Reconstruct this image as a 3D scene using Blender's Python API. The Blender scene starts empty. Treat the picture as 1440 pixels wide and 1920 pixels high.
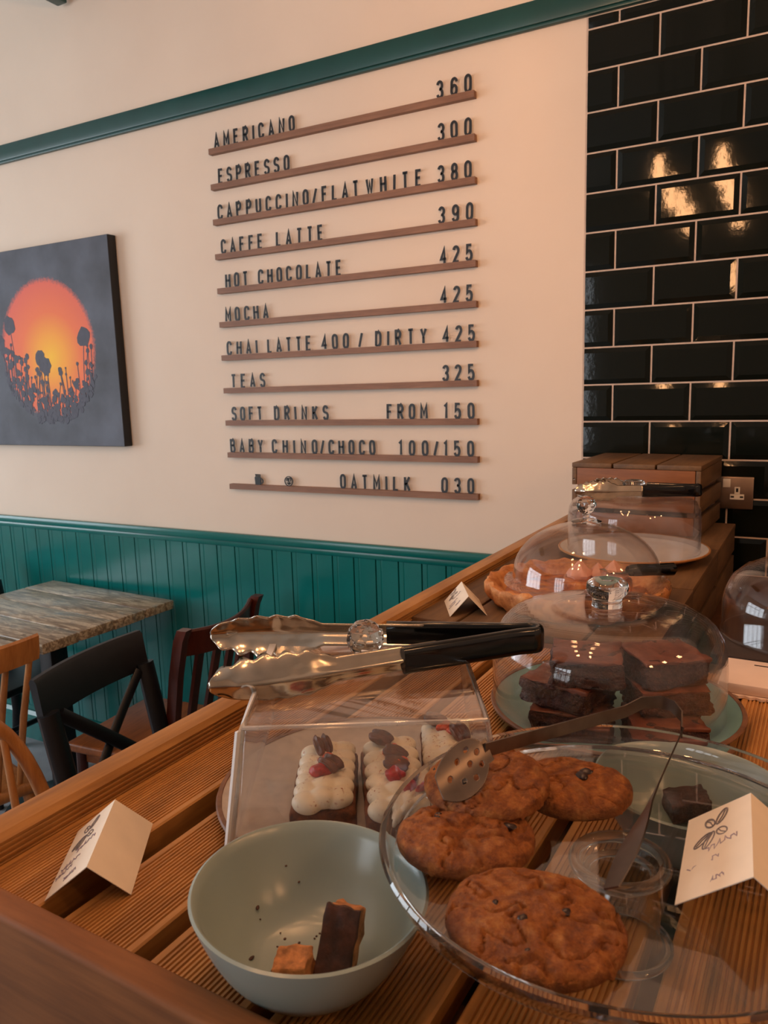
import bpy, bmesh, math, random
from mathutils import Vector, Matrix, noise
random.seed(7)
sc = bpy.context.scene
COL = sc.collection
PI = math.pi
R = math.radians

# ------------------------------------------------------------------ camera
CAM_Z = 1.60
yaw, pit, rol = 0.49637743, 0.162735705, -0.030004129
fw = Vector((-math.sin(yaw)*math.cos(pit), math.cos(yaw)*math.cos(pit), -math.sin(pit)))
rt = Vector((math.cos(yaw), math.sin(yaw), 0)); up = rt.cross(fw)
r2 = rt*math.cos(rol)+up*math.sin(rol); u2 = -rt*math.sin(rol)+up*math.cos(rol)
cd = bpy.data.cameras.new('camera'); cam = bpy.data.objects.new('camera', cd); COL.objects.link(cam)
m = Matrix((r2, u2, -fw)).transposed().to_4x4(); m.translation = (0, 0, CAM_Z); cam.matrix_world = m
cd.sensor_fit = 'VERTICAL'; cd.sensor_height = 36; cd.lens = 1430/1920*36; cd.clip_start = .02
cd.dof.use_dof = True; cd.dof.focus_distance = 0.95; cd.dof.aperture_fstop = 18
sc.camera = cam

# ------------------------------------------------------------------ world, light, exposure
w = bpy.data.worlds.new('world'); sc.world = w; w.use_nodes = True
bg = w.node_tree.nodes['Background']; bg.inputs[0].default_value = (.75, .85, 1, 1); bg.inputs[1].default_value = .6
def area(name, loc, direction, sx, sy, power, col):
    l = bpy.data.lights.new(name, 'AREA'); l.shape = 'RECTANGLE'; l.size = sx; l.size_y = sy; l.energy = power; l.color = col
    o = bpy.data.objects.new(name, l); COL.objects.link(o); o.location = loc
    o.rotation_euler = Vector(direction).to_track_quat('-Z', 'Y').to_euler(); return o
# daylight entering through the two window openings (left wall, back wall)
area('daylight_left', (-5.62, -0.4, 1.75), (1, 0, 0), 2.9, 1.75, 120, (.86, .93, 1))
area('daylight_back', (-2.7, -3.62, 1.8), (0, 1, 0), 1.7, 1.75, 55, (.9, .95, 1))
BULB_W = 78
sc.view_settings.view_transform = 'Standard'; sc.view_settings.look = 'None'
sc.view_settings.exposure = 0.0; sc.view_settings.gamma = 1.0; sc.view_settings.use_curve_mapping = False
sc.cycles.transparent_max_bounces = 40; sc.cycles.max_bounces = 14; sc.cycles.transmission_bounces = 12
sc.cycles.glossy_bounces = 5; sc.cycles.diffuse_bounces = 4
sc.cycles.caustics_reflective = False; sc.cycles.caustics_refractive = False
sc.cycles.use_denoising = True; sc.cycles.sample_clamp_indirect = 6

# ------------------------------------------------------------------ materials
def srgb(r, g, b):
    f = lambda c: (c/255/12.92 if c/255 <= .04045 else ((c/255+.055)/1.055)**2.4)
    return (f(r), f(g), f(b), 1)
class Mat:
    def __init__(s, name):
        s.m = bpy.data.materials.new(name); s.m.use_nodes = True; s.t = s.m.node_tree; s.n = s.t.nodes
        s.p = s.n['Principled BSDF']; s.out = s.n['Material Output']
    def node(s, t, **k):
        n = s.n.new(t)
        for a, v in k.items(): setattr(n, a, v)
        return n
    def link(s, a, b): s.t.links.new(a, b)
    def coords(s, scale=(1, 1, 1), kind='Object', rot=(0, 0, 0)):
        tc = s.node('ShaderNodeTexCoord'); mp = s.node('ShaderNodeMapping')
        mp.inputs['Scale'].default_value = scale; mp.inputs['Rotation'].default_value = rot
        s.link(tc.outputs[kind], mp.inputs[0]); return mp.outputs[0]
    def noise(s, vec, scale=5, detail=4, rough=.5, dist=0):
        n = s.node('ShaderNodeTexNoise'); n.inputs['Scale'].default_value = scale; n.inputs['Detail'].default_value = detail
        n.inputs['Roughness'].default_value = rough; n.inputs['Distortion'].default_value = dist
        if vec is not None: s.link(vec, n.inputs['Vector'])
        return n.outputs['Fac']
    def ramp(s, fac, *stops):
        r = s.node('ShaderNodeValToRGB'); e = r.color_ramp.elements
        while len(e) < len(stops): e.new(.5)
        for el, (pos, c) in zip(e, stops): el.position = pos; el.color = c
        s.link(fac, r.inputs[0]); return r.outputs[0]
    def mix(s, fac, a, b, mode='MIX'):
        n = s.node('ShaderNodeMix', data_type='RGBA', blend_type=mode)
        for sock, v in ((n.inputs[0], fac), (n.inputs[6], a), (n.inputs[7], b)):
            if hasattr(v, 'links') or hasattr(v, 'is_linked'): s.link(v, sock)
            else: sock.default_value = v
        return n.outputs[2]
    def bump(s, h, strength=.3, dist=.002):
        b = s.node('ShaderNodeBump'); b.inputs['Strength'].default_value = strength; b.inputs['Distance'].default_value = dist
        s.link(h, b.inputs['Height']); s.link(b.outputs[0], s.p.inputs['Normal'])
    def color(s, c):
        if hasattr(c, 'is_linked'): s.link(c, s.p.inputs['Base Color'])
        else: s.p.inputs['Base Color'].default_value = c
    def set(s, **k):
        for a, v in k.items(): s.p.inputs[a.replace('_', ' ')].default_value = v
        return s
def simple(name, c, rough=.5, var=.08, scale=30, bump=0, metallic=0, **k):
    a = Mat(name); v = a.coords(); f = a.noise(v, scale, 5)
    lo = tuple(x*(1-var*2) for x in c[:3])+(1,); hi = tuple(min(1, x*(1+var)) for x in c[:3])+(1,)
    a.color(a.ramp(f, (.3, lo), (.7, hi))); a.set(Roughness=rough, Metallic=metallic, **k)
    if bump: a.bump(f, bump)
    return a.m
def wood(name, dark, mid, light, axis='Y', rough=.5, grain=60, knots=0, bump=.15, spec=.5):
    a = Mat(name); s = {'X': (1, 12, 12), 'Y': (12, 1, 12), 'Z': (12, 12, 1)}[axis]
    v = a.coords(s); n1 = a.noise(v, grain/12, 6, .6, .6); n2 = a.noise(v, grain/3, 3, .6)
    big = a.noise(a.coords((1, 1, 1)), 6, 2)
    c = a.ramp(n1, (.3, dark), (.52, mid), (.75, light))
    c = a.mix(.25, c, a.ramp(n2, (.35, dark), (.65, light)))
    c = a.mix(.35, c, a.ramp(big, (.3, dark), (.7, light)), 'MIX')
    if knots:
        vo = a.node('ShaderNodeTexVoronoi'); vo.inputs['Scale'].default_value = knots
        s2 = {'X': (.5, 1, 1), 'Y': (1, .5, 1), 'Z': (1, 1, .5)}[axis]
        a.link(a.coords(s2), vo.inputs['Vector'])
        k = a.ramp(vo.outputs['Distance'], (.04, (1, 1, 1, 1)), (.13, (0, 0, 0, 1)))
        c = a.mix(k, c, tuple(x*.35 for x in dark[:3])+(1,))
    a.color(c); a.set(Roughness=rough, Specular_IOR_Level=spec)
    a.bump(n1, bump, .001); return a.m
def thin_glass(name, tint=(.97, .97, .97, 1), base=.035, peak=.75, power=4.0, smear=.02, rough=.0):
    # thin clear sheet: see-through, mirror-like towards grazing angles, with a little smear on the surface
    a = Mat(name); a.n.remove(a.p)
    tr = a.node('ShaderNodeBsdfTransparent'); tr.inputs[0].default_value = tint
    gl = a.node('ShaderNodeBsdfGlossy'); gl.inputs['Roughness'].default_value = rough; gl.inputs[0].default_value = (.95, .95, .95, 1)
    df = a.node('ShaderNodeBsdfDiffuse'); df.inputs[0].default_value = (.8, .8, .8, 1)
    lw = a.node('ShaderNodeLayerWeight'); lw.inputs['Blend'].default_value = .5
    pw = a.node('ShaderNodeMath', operation='POWER'); pw.inputs[1].default_value = power; a.link(lw.outputs['Facing'], pw.inputs[0])
    ma = a.node('ShaderNodeMath', operation='MULTIPLY_ADD'); ma.inputs[1].default_value = peak; ma.inputs[2].default_value = base
    a.link(pw.outputs[0], ma.inputs[0])
    m1 = a.node('ShaderNodeMixShader'); a.link(ma.outputs[0], m1.inputs[0]); a.link(tr.outputs[0], m1.inputs[1]); a.link(gl.outputs[0], m1.inputs[2])
    nz = a.ramp(a.noise(a.coords(), 14, 5), (.45, (0, 0, 0, 1)), (.8, (1, 1, 1, 1)))
    mm = a.node('ShaderNodeMath', operation='MULTIPLY'); mm.inputs[1].default_value = smear; a.link(nz, mm.inputs[0])
    m2 = a.node('ShaderNodeMixShader'); a.link(mm.outputs[0], m2.inputs[0]); a.link(m1.outputs[0], m2.inputs[1]); a.link(df.outputs[0], m2.inputs[2])
    a.link(m2.outputs[0], a.out.inputs[0]); return a.m
def solid_glass(name, ior=1.45):
    a = Mat(name); a.set(Transmission_Weight=1.0, Roughness=.0, IOR=ior); a.color((.97, .97, .97, 1)); return a.m
def emit(name, c, s):
    a = Mat(name); a.set(Emission_Color=c, Emission_Strength=s); a.color((0, 0, 0, 1)); return a.m

M = {}
a = Mat('wall_paint'); f = a.noise(a.coords(), 3, 6); a.color(a.ramp(f, (.3, srgb(226, 208, 190)), (.7, srgb(231, 214, 196)))); a.set(Roughness=.75)
a.bump(a.noise(a.coords(), 60, 4), .05, .002); M['wall'] = a.m
M['ceiling'] = simple('ceiling_paint', srgb(225, 220, 214), .9, .02, 3)
M['teal'] = simple('teal_gloss_paint', srgb(9, 106, 104), .22, .05, 8, bump=.03)
M['rail_green'] = simple('dark_green_paint', srgb(14, 68, 66), .35, .06, 10, bump=.05)
a = Mat('tile_glaze'); a.color(srgb(16, 20, 16)); a.set(Roughness=.06, Specular_IOR_Level=.2)
a.bump(a.noise(a.coords(), 60, 2), .05, .002); M['tile'] = a.m
M['grout'] = simple('grout', srgb(205, 184, 168), .9, .04, 80)
M['floor'] = simple('concrete_floor', srgb(150, 152, 158), .45, .15, 6, bump=.1)
M['deck'] = wood('decking_wood', srgb(128, 80, 36), srgb(194, 132, 66), srgb(226, 168, 98), 'Y', .42, 50, 0, .2)
M['rail'] = wood('rail_wood', srgb(116, 72, 32), srgb(182, 124, 60), srgb(216, 158, 88), 'Y', .38, 40, 0, .2)
M['front'] = wood('front_board_wood', srgb(84, 48, 24), srgb(128, 78, 40), srgb(158, 102, 58), 'X', .6, 40, 5, .25, .2)
M['crate'] = wood('crate_wood', srgb(74, 52, 34), srgb(108, 78, 50), srgb(134, 100, 66), 'Y', .6, 40, 7, .3)
M['crate_x'] = wood('crate_wood_cross', srgb(100, 56, 30), srgb(140, 84, 46), srgb(164, 106, 62), 'X', .55, 40, 6, .25)
M['crate_z'] = wood('crate_wood_post', srgb(78, 50, 32), srgb(104, 66, 40), srgb(130, 88, 56), 'Z', .6, 40, 0, .25)
M['ledge'] = wood('ledge_wood', srgb(112, 76, 56), srgb(138, 98, 74), srgb(156, 114, 88), 'X', .55, 60, 0, .1)
M['counter'] = wood('counter_wood', srgb(70, 40, 22), srgb(96, 58, 34), srgb(120, 76, 46), 'Z', .5, 30)
M['letter'] = simple('letter_black', srgb(26, 26, 30), .45, .05)
M['blackpaint'] = simple('chair_black', srgb(20, 22, 28), .42, .15, 20, bump=.05)
M['natwood'] = wood('beech_wood', srgb(140, 86, 42), srgb(186, 124, 66), srgb(208, 148, 88), 'Z', .42, 40)
M['redwood'] = wood('mahogany_wood', srgb(50, 20, 14), srgb(76, 32, 22), srgb(100, 48, 34), 'Z', .3, 30)
M['seatwood'] = wood('chair_seat_wood', srgb(96, 50, 22), srgb(160, 90, 42), srgb(190, 114, 58), 'X', .35, 30, 5)
a = Mat('reclaimed_tabletop'); v = a.coords((2, 14, 14)); n1 = a.noise(v, 4, 8, .7, .8); n2 = a.noise(a.coords((1, 2, 1)), 7, 5, .7)
c = a.ramp(n1, (.3, srgb(78, 66, 56)), (.48, srgb(138, 124, 104)), (.58, srgb(200, 188, 164)), (.66, srgb(118, 110, 98)), (.75, srgb(92, 88, 84)))
c = a.mix(a.ramp(n2, (.55, (0, 0, 0, 1)), (.68, (.55, .55, .55, 1))), c, srgb(96, 128, 140)); a.color(c); a.set(Roughness=.28)
a.bump(n1, .2, .002); M['tabletop'] = a.m
M['celadon'] = simple('celadon_glaze', srgb(148, 162, 156), .26, .03, 12, Coat_Weight=.35, Coat_Roughness=.2)
M['tealplate'] = simple('teal_plate_glaze', srgb(122, 166, 164), .25, .08, 14)
M['rimbrown'] = simple('raw_brown_rim', srgb(134, 92, 64), .45, .2, 60)
M['whiteplate'] = simple('white_enamel', srgb(226, 220, 212), .25, .02)
M['goldrim'] = simple('tan_stoneware_rim', srgb(186, 128, 74), .35, .12, 40)
M['stoneplate'] = simple('speckled_stoneware', srgb(206, 190, 174), .3, .06, 90)
M['steel'] = simple('brushed_steel', srgb(196, 184, 168), .16, .08, 40, metallic=1)
M['steel_dark'] = simple('worn_flat_steel', srgb(122, 108, 98), .32, .1, 60, metallic=1)
M['plasticblack'] = simple('black_vinyl', srgb(8, 8, 9), .12, .05)
M['card'] = simple('cream_card', srgb(238, 222, 200), .7, .02, 50)
M['ink'] = simple('grey_ink', srgb(126, 116, 116), .8, .05)
M['pen'] = simple('violet_pen', srgb(150, 132, 146), .8, .05)
M['glass'] = thin_glass('dome_glass', smear=.03)
M['glass_old'] = thin_glass('scuffed_dome_glass', tint=(.96, .95, .95, 1), base=.034, smear=.05)
M['glass_stand'] = thin_glass('stand_glass', tint=(.95, .96, .955, 1), base=.04, peak=.8, power=3.2, smear=.02)
M['acrylic'] = thin_glass('cover_acrylic', tint=(.95, .94, .93, 1), base=.06, peak=.6, power=3, smear=.10, rough=.03)
M['acrylic_edge_lit'] = thin_glass('acrylic_edge_highlight', tint=(.95, .94, .93, 1), base=.30, peak=.5, power=2, smear=.5, rough=.12)  # extra reflection and pale diffuse imitate the brightness of thick acrylic edges
M['acrylic_cut_lit'] = simple('acrylic_cut_edge_lit', srgb(235, 235, 236), .25, .02)  # clear edge coloured white in place of the window light it catches
M['crystal'] = solid_glass('crystal', 1.5)
M['paper'] = simple('pale_pink_paper', srgb(240, 214, 196), .75, .02)
M['slate'] = simple('dark_slate', srgb(56, 42, 36), .5, .1)
a = Mat('cookie_dough'); v = a.coords(); n1 = a.noise(v, 95, 8, .75); n2 = a.noise(v, 260, 5, .7); n3 = a.noise(v, 22, 5, .6, 1.2)
c = a.ramp(n1, (.32, srgb(118, 62, 26)), (.5, srgb(182, 106, 46)), (.68, srgb(212, 144, 76)))
c = a.mix(a.ramp(n3, (.36, (.7, .7, .7, 1)), (.5, (0, 0, 0, 1))), c, srgb(104, 48, 18)); a.color(c)
mx = a.mix(.4, n1, n2); a.bump(mx, 1.0, .009); a.set(Roughness=.55, Specular_IOR_Level=.4); M['cookie'] = a.m
M['choc'] = simple('dark_chocolate', srgb(44, 24, 18), .3, .1)
a = Mat('brownie_crumb'); v = a.coords(); n1 = a.noise(v, 90, 6, .7); n2 = a.noise(v, 260, 3)
a.color(a.ramp(n1, (.3, srgb(40, 20, 14)), (.55, srgb(82, 46, 34)), (.8, srgb(112, 66, 48)))); a.bump(a.mix(.5, n1, n2), 1.0, .009); a.set(Roughness=.6); M['brownie'] = a.m
a = Mat('brownie_crust'); v = a.coords(); n1 = a.noise(v, 60, 5, .6); a.color(a.ramp(n1, (.3, srgb(92, 48, 34)), (.7, srgb(136, 80, 58)))); a.bump(n1, .5, .003); a.set(Roughness=.42); M['browntop'] = a.m
a = Mat('loaf_sponge'); v = a.coords(); n1 = a.noise(v, 120, 6, .7); a.color(a.ramp(n1, (.3, srgb(70, 32, 16)), (.55, srgb(130, 70, 30)), (.8, srgb(164, 96, 44)))); a.bump(n1, 1, .004); a.set(Roughness=.8); M['sponge'] = a.m
a = Mat('cream_frosting'); v = a.coords(); n1 = a.noise(v, 320, 3, .6); n2 = a.noise(v, 60, 3)
k = a.ramp(n1, (.59, (0, 0, 0, 1)), (.65, (1, 1, 1, 1)))
k2 = a.mix(1.0, k, a.ramp(n2, (.45, (0, 0, 0, 1)), (.6, (1, 1, 1, 1))), 'MULTIPLY')
a.color(a.mix(k2, srgb(244, 232, 208), srgb(176, 104, 60))); a.set(Roughness=.45, Subsurface_Weight=.2, Subsurface_Radius=(.004, .003, .002)); M['frost'] = a.m
M['pecan'] = simple('pecan_nut', srgb(104, 54, 32), .45, .3, 150, bump=.8)
M['berry'] = simple('red_fruit', srgb(190, 30, 34), .3, .3, 150, bump=.8)
M['orange'] = simple('orange_zest', srgb(222, 84, 34), .4, .25, 200, bump=.8)
a = Mat('pie_crust'); v = a.coords(); n1 = a.noise(v, 45, 6, .65); a.color(a.ramp(n1, (.3, srgb(146, 78, 34)), (.5, srgb(204, 132, 74)), (.75, srgb(228, 168, 108)))); a.bump(n1, .7, .004); a.set(Roughness=.6); M['crust'] = a.m
a = Mat('caramel_filling'); v = a.coords(); n1 = a.noise(v, 50, 6, .6); a.color(a.ramp(n1, (.3, srgb(96, 44, 18)), (.55, srgb(190, 104, 40)), (.75, srgb(224, 150, 76)))); a.bump(n1, .5, .003); a.set(Roughness=.35); M['filling'] = a.m
M['meringue'] = simple('pink_meringue', srgb(226, 158, 128), .5, .08, 60, bump=.2)
M['toffee'] = simple('toasted_sponge', srgb(206, 138, 84), .75, .3, 120, bump=.8)
M['toffee_dark'] = simple('baked_chocolate_edge', srgb(74, 38, 22), .55, .35, 90, bump=.8)
M['socket'] = simple('brushed_socket_plate', srgb(150, 128, 112), .35, .04, metallic=.9)
M['white'] = simple('white_plastic', srgb(232, 226, 218), .4, .02)
M['cord'] = simple('black_flex', srgb(18, 18, 18), .5)
M['brass'] = simple('aged_brass', srgb(150, 110, 60), .35, .1, metallic=1)
M['bulb'] = emit('bulb_glow', (1, .49, .21, 1), BULB_W)
M['frame'] = simple('window_frame_paint', srgb(225, 225, 222), .5, .02)

# ------------------------------------------------------------------ helpers
class MB:
    def __init__(s): s.bm = bmesh.new(); s.mi = 0
    def box(s, c, d, rot=None, bevel=0, seg=2):
        g = bmesh.ops.create_cube(s.bm, size=1)['verts']
        for v in g: v.co = Vector((v.co.x*d[0], v.co.y*d[1], v.co.z*d[2]))
        if bevel:
            es = list({e for v in g for e in v.link_edges})
            g = list({v for f in bmesh.ops.bevel(s.bm, geom=es, offset=bevel, segments=seg, profile=.5, affect='EDGES')['faces'] for v in f.verts} | {v for v in g if v.is_valid})
        mt = Matrix.Translation(Vector(c)) @ (rot.to_4x4() if rot is not None else Matrix.Identity(4))
        for v in g: v.co = mt @ v.co
        return g
    def lathe(s, prof, c=(0, 0, 0), n=72, closed=False, rough=None):
        rings = []
        for r, z in prof:
            if r < 1e-6: rings.append([s.bm.verts.new((c[0], c[1], c[2]+z))])
            else: rings.append([s.bm.verts.new((c[0]+r*math.cos(2*PI*i/n), c[1]+r*math.sin(2*PI*i/n), c[2]+z)) for i in range(n)])
        pairs = list(zip(rings, rings[1:])) + ([(rings[-1], rings[0])] if closed else [])
        for A, B in pairs:
            for i in range(n):
                j = (i+1) % n
                if len(A) == 1 and len(B) == 1: continue
                if len(A) == 1: fv = [A[0], B[j], B[i]]
                elif len(B) == 1: fv = [A[i], A[j], B[0]]
                else: fv = [A[i], A[j], B[j], B[i]]
                try: s.bm.faces.new(fv).material_index = s.mi
                except ValueError: pass
        return [v for r in rings for v in r]
    def tube(s, pts, rad, n=10, cap=True, flat=None):
        pts = [Vector(p) for p in pts]; rings = []; N = len(pts)
        rads = rad if isinstance(rad, (list, tuple)) else [rad]*N
        nrm = None
        for i, p in enumerate(pts):
            t = (pts[min(i+1, N-1)]-pts[max(i-1, 0)]).normalized()
            if nrm is None:
                nrm = Vector((0, 0, 1)) if abs(t.z) < .9 else Vector((1, 0, 0))
            nrm = (nrm-t*nrm.dot(t)).normalized(); b = t.cross(nrm)
            ra = rads[i]; rb = ra*(flat or 1)
            rings.append([s.bm.verts.new(p+nrm*ra*math.cos(2*PI*k/n)+b*rb*math.sin(2*PI*k/n)) for k in range(n)])
        for A, B in zip(rings, rings[1:]):
            for k in range(n): s.bm.faces.new([A[k], A[(k+1) % n], B[(k+1) % n], B[k]]).material_index = s.mi
        if cap: s.bm.faces.new(rings[0][::-1]).material_index = s.mi; s.bm.faces.new(rings[-1]).material_index = s.mi
        return [v for r in rings for v in r]
    def sweep(s, frames, section):
        """frames: (point, u, v); section: closed list of (a, b)"""
        rings = [[s.bm.verts.new(Vector(p)+Vector(u)*a+Vector(v)*b) for a, b in section] for p, u, v in frames]
        n = len(section)
        for A, B in zip(rings, rings[1:]):
            for k in range(n): s.bm.faces.new([A[k], A[(k+1) % n], B[(k+1) % n], B[k]])
        s.bm.faces.new(rings[0][::-1]); s.bm.faces.new(rings[-1])
    def prism(s, poly, z0, z1, mt=None):
        a = [s.bm.verts.new((x, y, z0)) for x, y in poly]; b = [s.bm.verts.new((x, y, z1)) for x, y in poly]
        n = len(poly); s.bm.faces.new(a[::-1]); s.bm.faces.new(b)
        for i in range(n): s.bm.faces.new([a[i], a[(i+1) % n], b[(i+1) % n], b[i]])
        if mt is not None:
            for v in a+b: v.co = mt @ v.co
        return a+b
    def ico(s, c, r, sub=2, scale=(1, 1, 1), rot=None):
        g = bmesh.ops.create_icosphere(s.bm, subdivisions=sub, radius=r)['verts']
        for v in g:
            q = Vector((v.co.x*scale[0], v.co.y*scale[1], v.co.z*scale[2]))
            if rot is not None: q = rot @ q
            v.co = q+Vector(c)
        return g
    def xf(s, mt, verts=None):
        for v in (verts or s.bm.verts): v.co = mt @ v.co
    def jitter(s, amp, scale, seed=0, verts=None):
        s.bm.normal_update(); o = Vector((seed*7.3, seed*3.1, seed*1.7))
        for v in (verts or s.bm.verts): v.co += v.normal*amp*noise.noise(v.co*scale+o)
    def build(s, name, mat, parent=None, smooth=True, angle=40, loc=None, rotz=0):
        bmesh.ops.recalc_face_normals(s.bm, faces=s.bm.faces)
        me = bpy.data.meshes.new(name); s.bm.to_mesh(me); s.bm.free()
        for mm in (mat if isinstance(mat, (list, tuple)) else [mat]): me.materials.append(mm)
        if smooth: me.shade_smooth(); me.set_sharp_from_angle(angle=R(angle))
        o = bpy.data.objects.new(name, me); COL.objects.link(o)
        if parent is not None: o.parent = parent
        if loc is not None: o.location = loc
        o.rotation_euler.z = rotz
        return o
def tag(o, label=None, cat=None, group=None, kind=None):
    for k, v in (('label', label), ('category', cat), ('group', group), ('kind', kind)):
        if v: o[k] = v
    return o
def thing(name, label, cat, loc=(0, 0, 0), rotz=0, group=None):
    o = bpy.data.objects.new(name, None); COL.objects.link(o); o.location = loc; o.rotation_euler = (0, 0, rotz)
    o.empty_display_size = .05
    return tag(o, label, cat, group)
def struct(b, name, mat, **k): return tag(b.build(name, mat, **k), kind='structure')
def dup(root, loc=None, rotz=None, label=None):
    r = root.copy(); COL.objects.link(r)
    if loc is not None: r.location = loc
    if rotz is not None: r.rotation_euler = (0, 0, rotz)
    if label: r['label'] = label
    for ch in list(root.children):
        c = ch.copy(); COL.objects.link(c); c.parent = r
        for g in list(ch.children):
            d = g.copy(); COL.objects.link(d); d.parent = c
    return r
def arc(cx, cy, rx, ry, a0, a1, n=8):
    return [(cx+rx*math.cos(R(a0+(a1-a0)*i/n)), cy+ry*math.sin(R(a0+(a1-a0)*i/n))) for i in range(n+1)]
def ribbon_polys(path, w, closed=False):
    """left/right offset outline of a 2D polyline with mitred joints"""
    P = [Vector(p) for p in path]; n = len(P); L, Rr = [], []
    for i in range(n):
        a = P[i-1] if (i > 0 or closed) else None; b = P[(i+1) % n] if (i < n-1 or closed) else None
        d1 = (P[i]-a).normalized() if a is not None else None; d2 = (b-P[i]).normalized() if b is not None else None
        d1 = d1 or d2; d2 = d2 or d1
        n1 = Vector((-d1.y, d1.x)); n2 = Vector((-d2.y, d2.x)); mn = (n1+n2)
        mn = mn.normalized() if mn.length > 1e-6 else n1
        k = min(2.0, 1/max(.3, mn.dot(n1)))
        L.append(P[i]+mn*w/2*k); Rr.append(P[i]-mn*w/2*k)
    return L, Rr
def add_stroke(bm, path, w, depth, mt, closed=False):
    L, Rr = ribbon_polys(path, w, closed); n = len(L)
    vs = [[bm.verts.new(mt @ Vector((p.x, p.y, z))) for p in side] for side in (L, Rr) for z in (0, depth)]
    l0, l1, r0, r1 = vs
    for i in range(n if closed else n-1):
        j = (i+1) % n
        bm.faces.new([l1[i], l1[j], r1[j], r1[i]]); bm.faces.new([l0[i], r0[i], r0[j], l0[j]])
        bm.faces.new([l0[i], l0[j], l1[j], l1[i]]); bm.faces.new([r0[i], r1[i], r1[j], r0[j]])
    if not closed:
        bm.faces.new([l0[0], l1[0], r1[0], r0[0]]); bm.faces.new([l0[-1], r0[-1], r1[-1], l1[-1]])

WY = 2.208            # face of the menu wall
CZ = CAM_Z
# ------------------------------------------------------------------ room shell
XL, XR, YB, ZC = -5.5, 2.6, -3.5, 3.35
b = MB(); b.box(((XL+XR)/2, (YB+WY)/2, -.05), (XR-XL+.4, WY-YB+.4, .1)); struct(b, 'floor', M['floor'], smooth=False)
b = MB(); b.box(((XL+XR)/2, (YB+WY)/2, ZC+.05), (XR-XL+.4, WY-YB+.4, .1)); struct(b, 'ceiling', M['ceiling'], smooth=False)
b = MB(); b.box(((XL+XR)/2, WY+.05, ZC/2), (XR-XL, .1, ZC)); struct(b, 'wall_back', M['wall'], smooth=False)
b = MB(); b.box((XR+.05, (YB+WY)/2, ZC/2), (.1, WY-YB, ZC)); struct(b, 'wall_right', M['wall'], smooth=False)
def wall_with_opening(name, along, fixed, lo, hi, o0, o1, z0, z1):
    b = MB()
    for a0, a1, c0, c1 in ((lo, o0, 0, ZC), (o1, hi, 0, ZC), (o0, o1, 0, z0), (o0, o1, z1, ZC)):
        c = [(a0+a1)/2, fixed, (c0+c1)/2]; d = [a1-a0, .1, c1-c0]
        if along == 'y': c[0], c[1] = c[1], c[0]; d[0], d[1] = d[1], d[0]
        b.box(c, d)
    struct(b, name, M['wall'], smooth=False)
wall_with_opening('wall_left', 'y', XL-.05, YB, WY, -1.85, 1.05, .85, 2.65)
wall_with_opening('wall_front', 'x', YB-.05, XL, XR, -3.55, -1.85, .9, 2.7)
def window(name, along, fixed, o0, o1, z0, z1, nb):
    root = bpy.data.objects.new(name, None); COL.objects.link(root); tag(root, kind='structure')
    b = MB()
    for i in range(nb+1):
        p = o0+(o1-o0)*i/nb; c = [p, fixed, (z0+z1)/2]; d = [.07, .06, z1-z0]
        if along == 'y': c[0], c[1] = c[1], c[0]; d[0], d[1] = d[1], d[0]
        b.box(c, d)
    for z in (z0, z0+(z1-z0)*.68, z1):
        c = [(o0+o1)/2, fixed, z]; d = [o1-o0, .05, .06]
        if along == 'y': c[0], c[1] = c[1], c[0]; d[0], d[1] = d[1], d[0]
        b.box(c, d)
    b.build('window_frame', M['frame'], root, smooth=False)
window('window_1', 'y', XL-.05, -1.85, 1.05, .85, 2.65, 4)
window('window_2', 'x', YB-.05, -3.55, -1.85, .9, 2.7, 4)

# beadboard panelling, dado cap, skirting, picture rail
DX0, DX1 = -5.5, -.56
b = MB(); x = -3.127-.08625*28
while x < DX1:
    x1 = x+.08625
    a0 = max(x, DX0); a1 = min(x1, DX1)
    if a1-a0 > .02:
        # one tongue-and-groove board with a bead beside the joint
        prof = [(a0, 0), (a0, -.002), (a0+.003, -.002), (a0+.0045, -.012), (a0+.020, -.012), (a0+.023, -.0108), (a0+.026, -.012), (a1-.001, -.012), (a1, -.0115), (a1, 0)]
        b.prism([(px, WY+py) for px, py in prof], .15, 1.055)
    x = x1
struct(b, 'trim_1', M['teal'], angle=20)
b = MB(); b.box(((DX0+DX1)/2, WY-.012, 1.061), (DX1-DX0, .024, .03), bevel=.006); b.box(((DX0+DX1)/2, WY-.008, 1.036), (DX1-DX0, .016, .024), bevel=.005)
struct(b, 'trim_2', M['teal'])
b = MB()
b.prism([(WY, 0), (WY-.020, 0), (WY-.020, .10), (WY-.030, .108), (WY-.026, .125), (WY-.014, .14), (WY-.026, .156), (WY-.022, .17), (WY, .175)], DX0, DX1, Matrix(((0, 0, 1, 0), (1, 0, 0, 0), (0, 1, 0, 0), (0, 0, 0, 1))))
struct(b, 'baseboard_back', M['teal'], angle=25)
b = MB(); b.box(((XL+XR)/2, WY-.011, 2.585), (XR-XL, .022, .060), bevel=.004); b.box(((XL+XR)/2, WY-.008, 2.553), (XR-XL, .016, .012), bevel=.003)
struct(b, 'trim_3', M['rail_green'])
b = MB(); b.box((-2.473, 1.6925, 3.19), (.05, .985, .319), bevel=.004); struct(b, 'trim_4', M['rail_green'])

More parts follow.
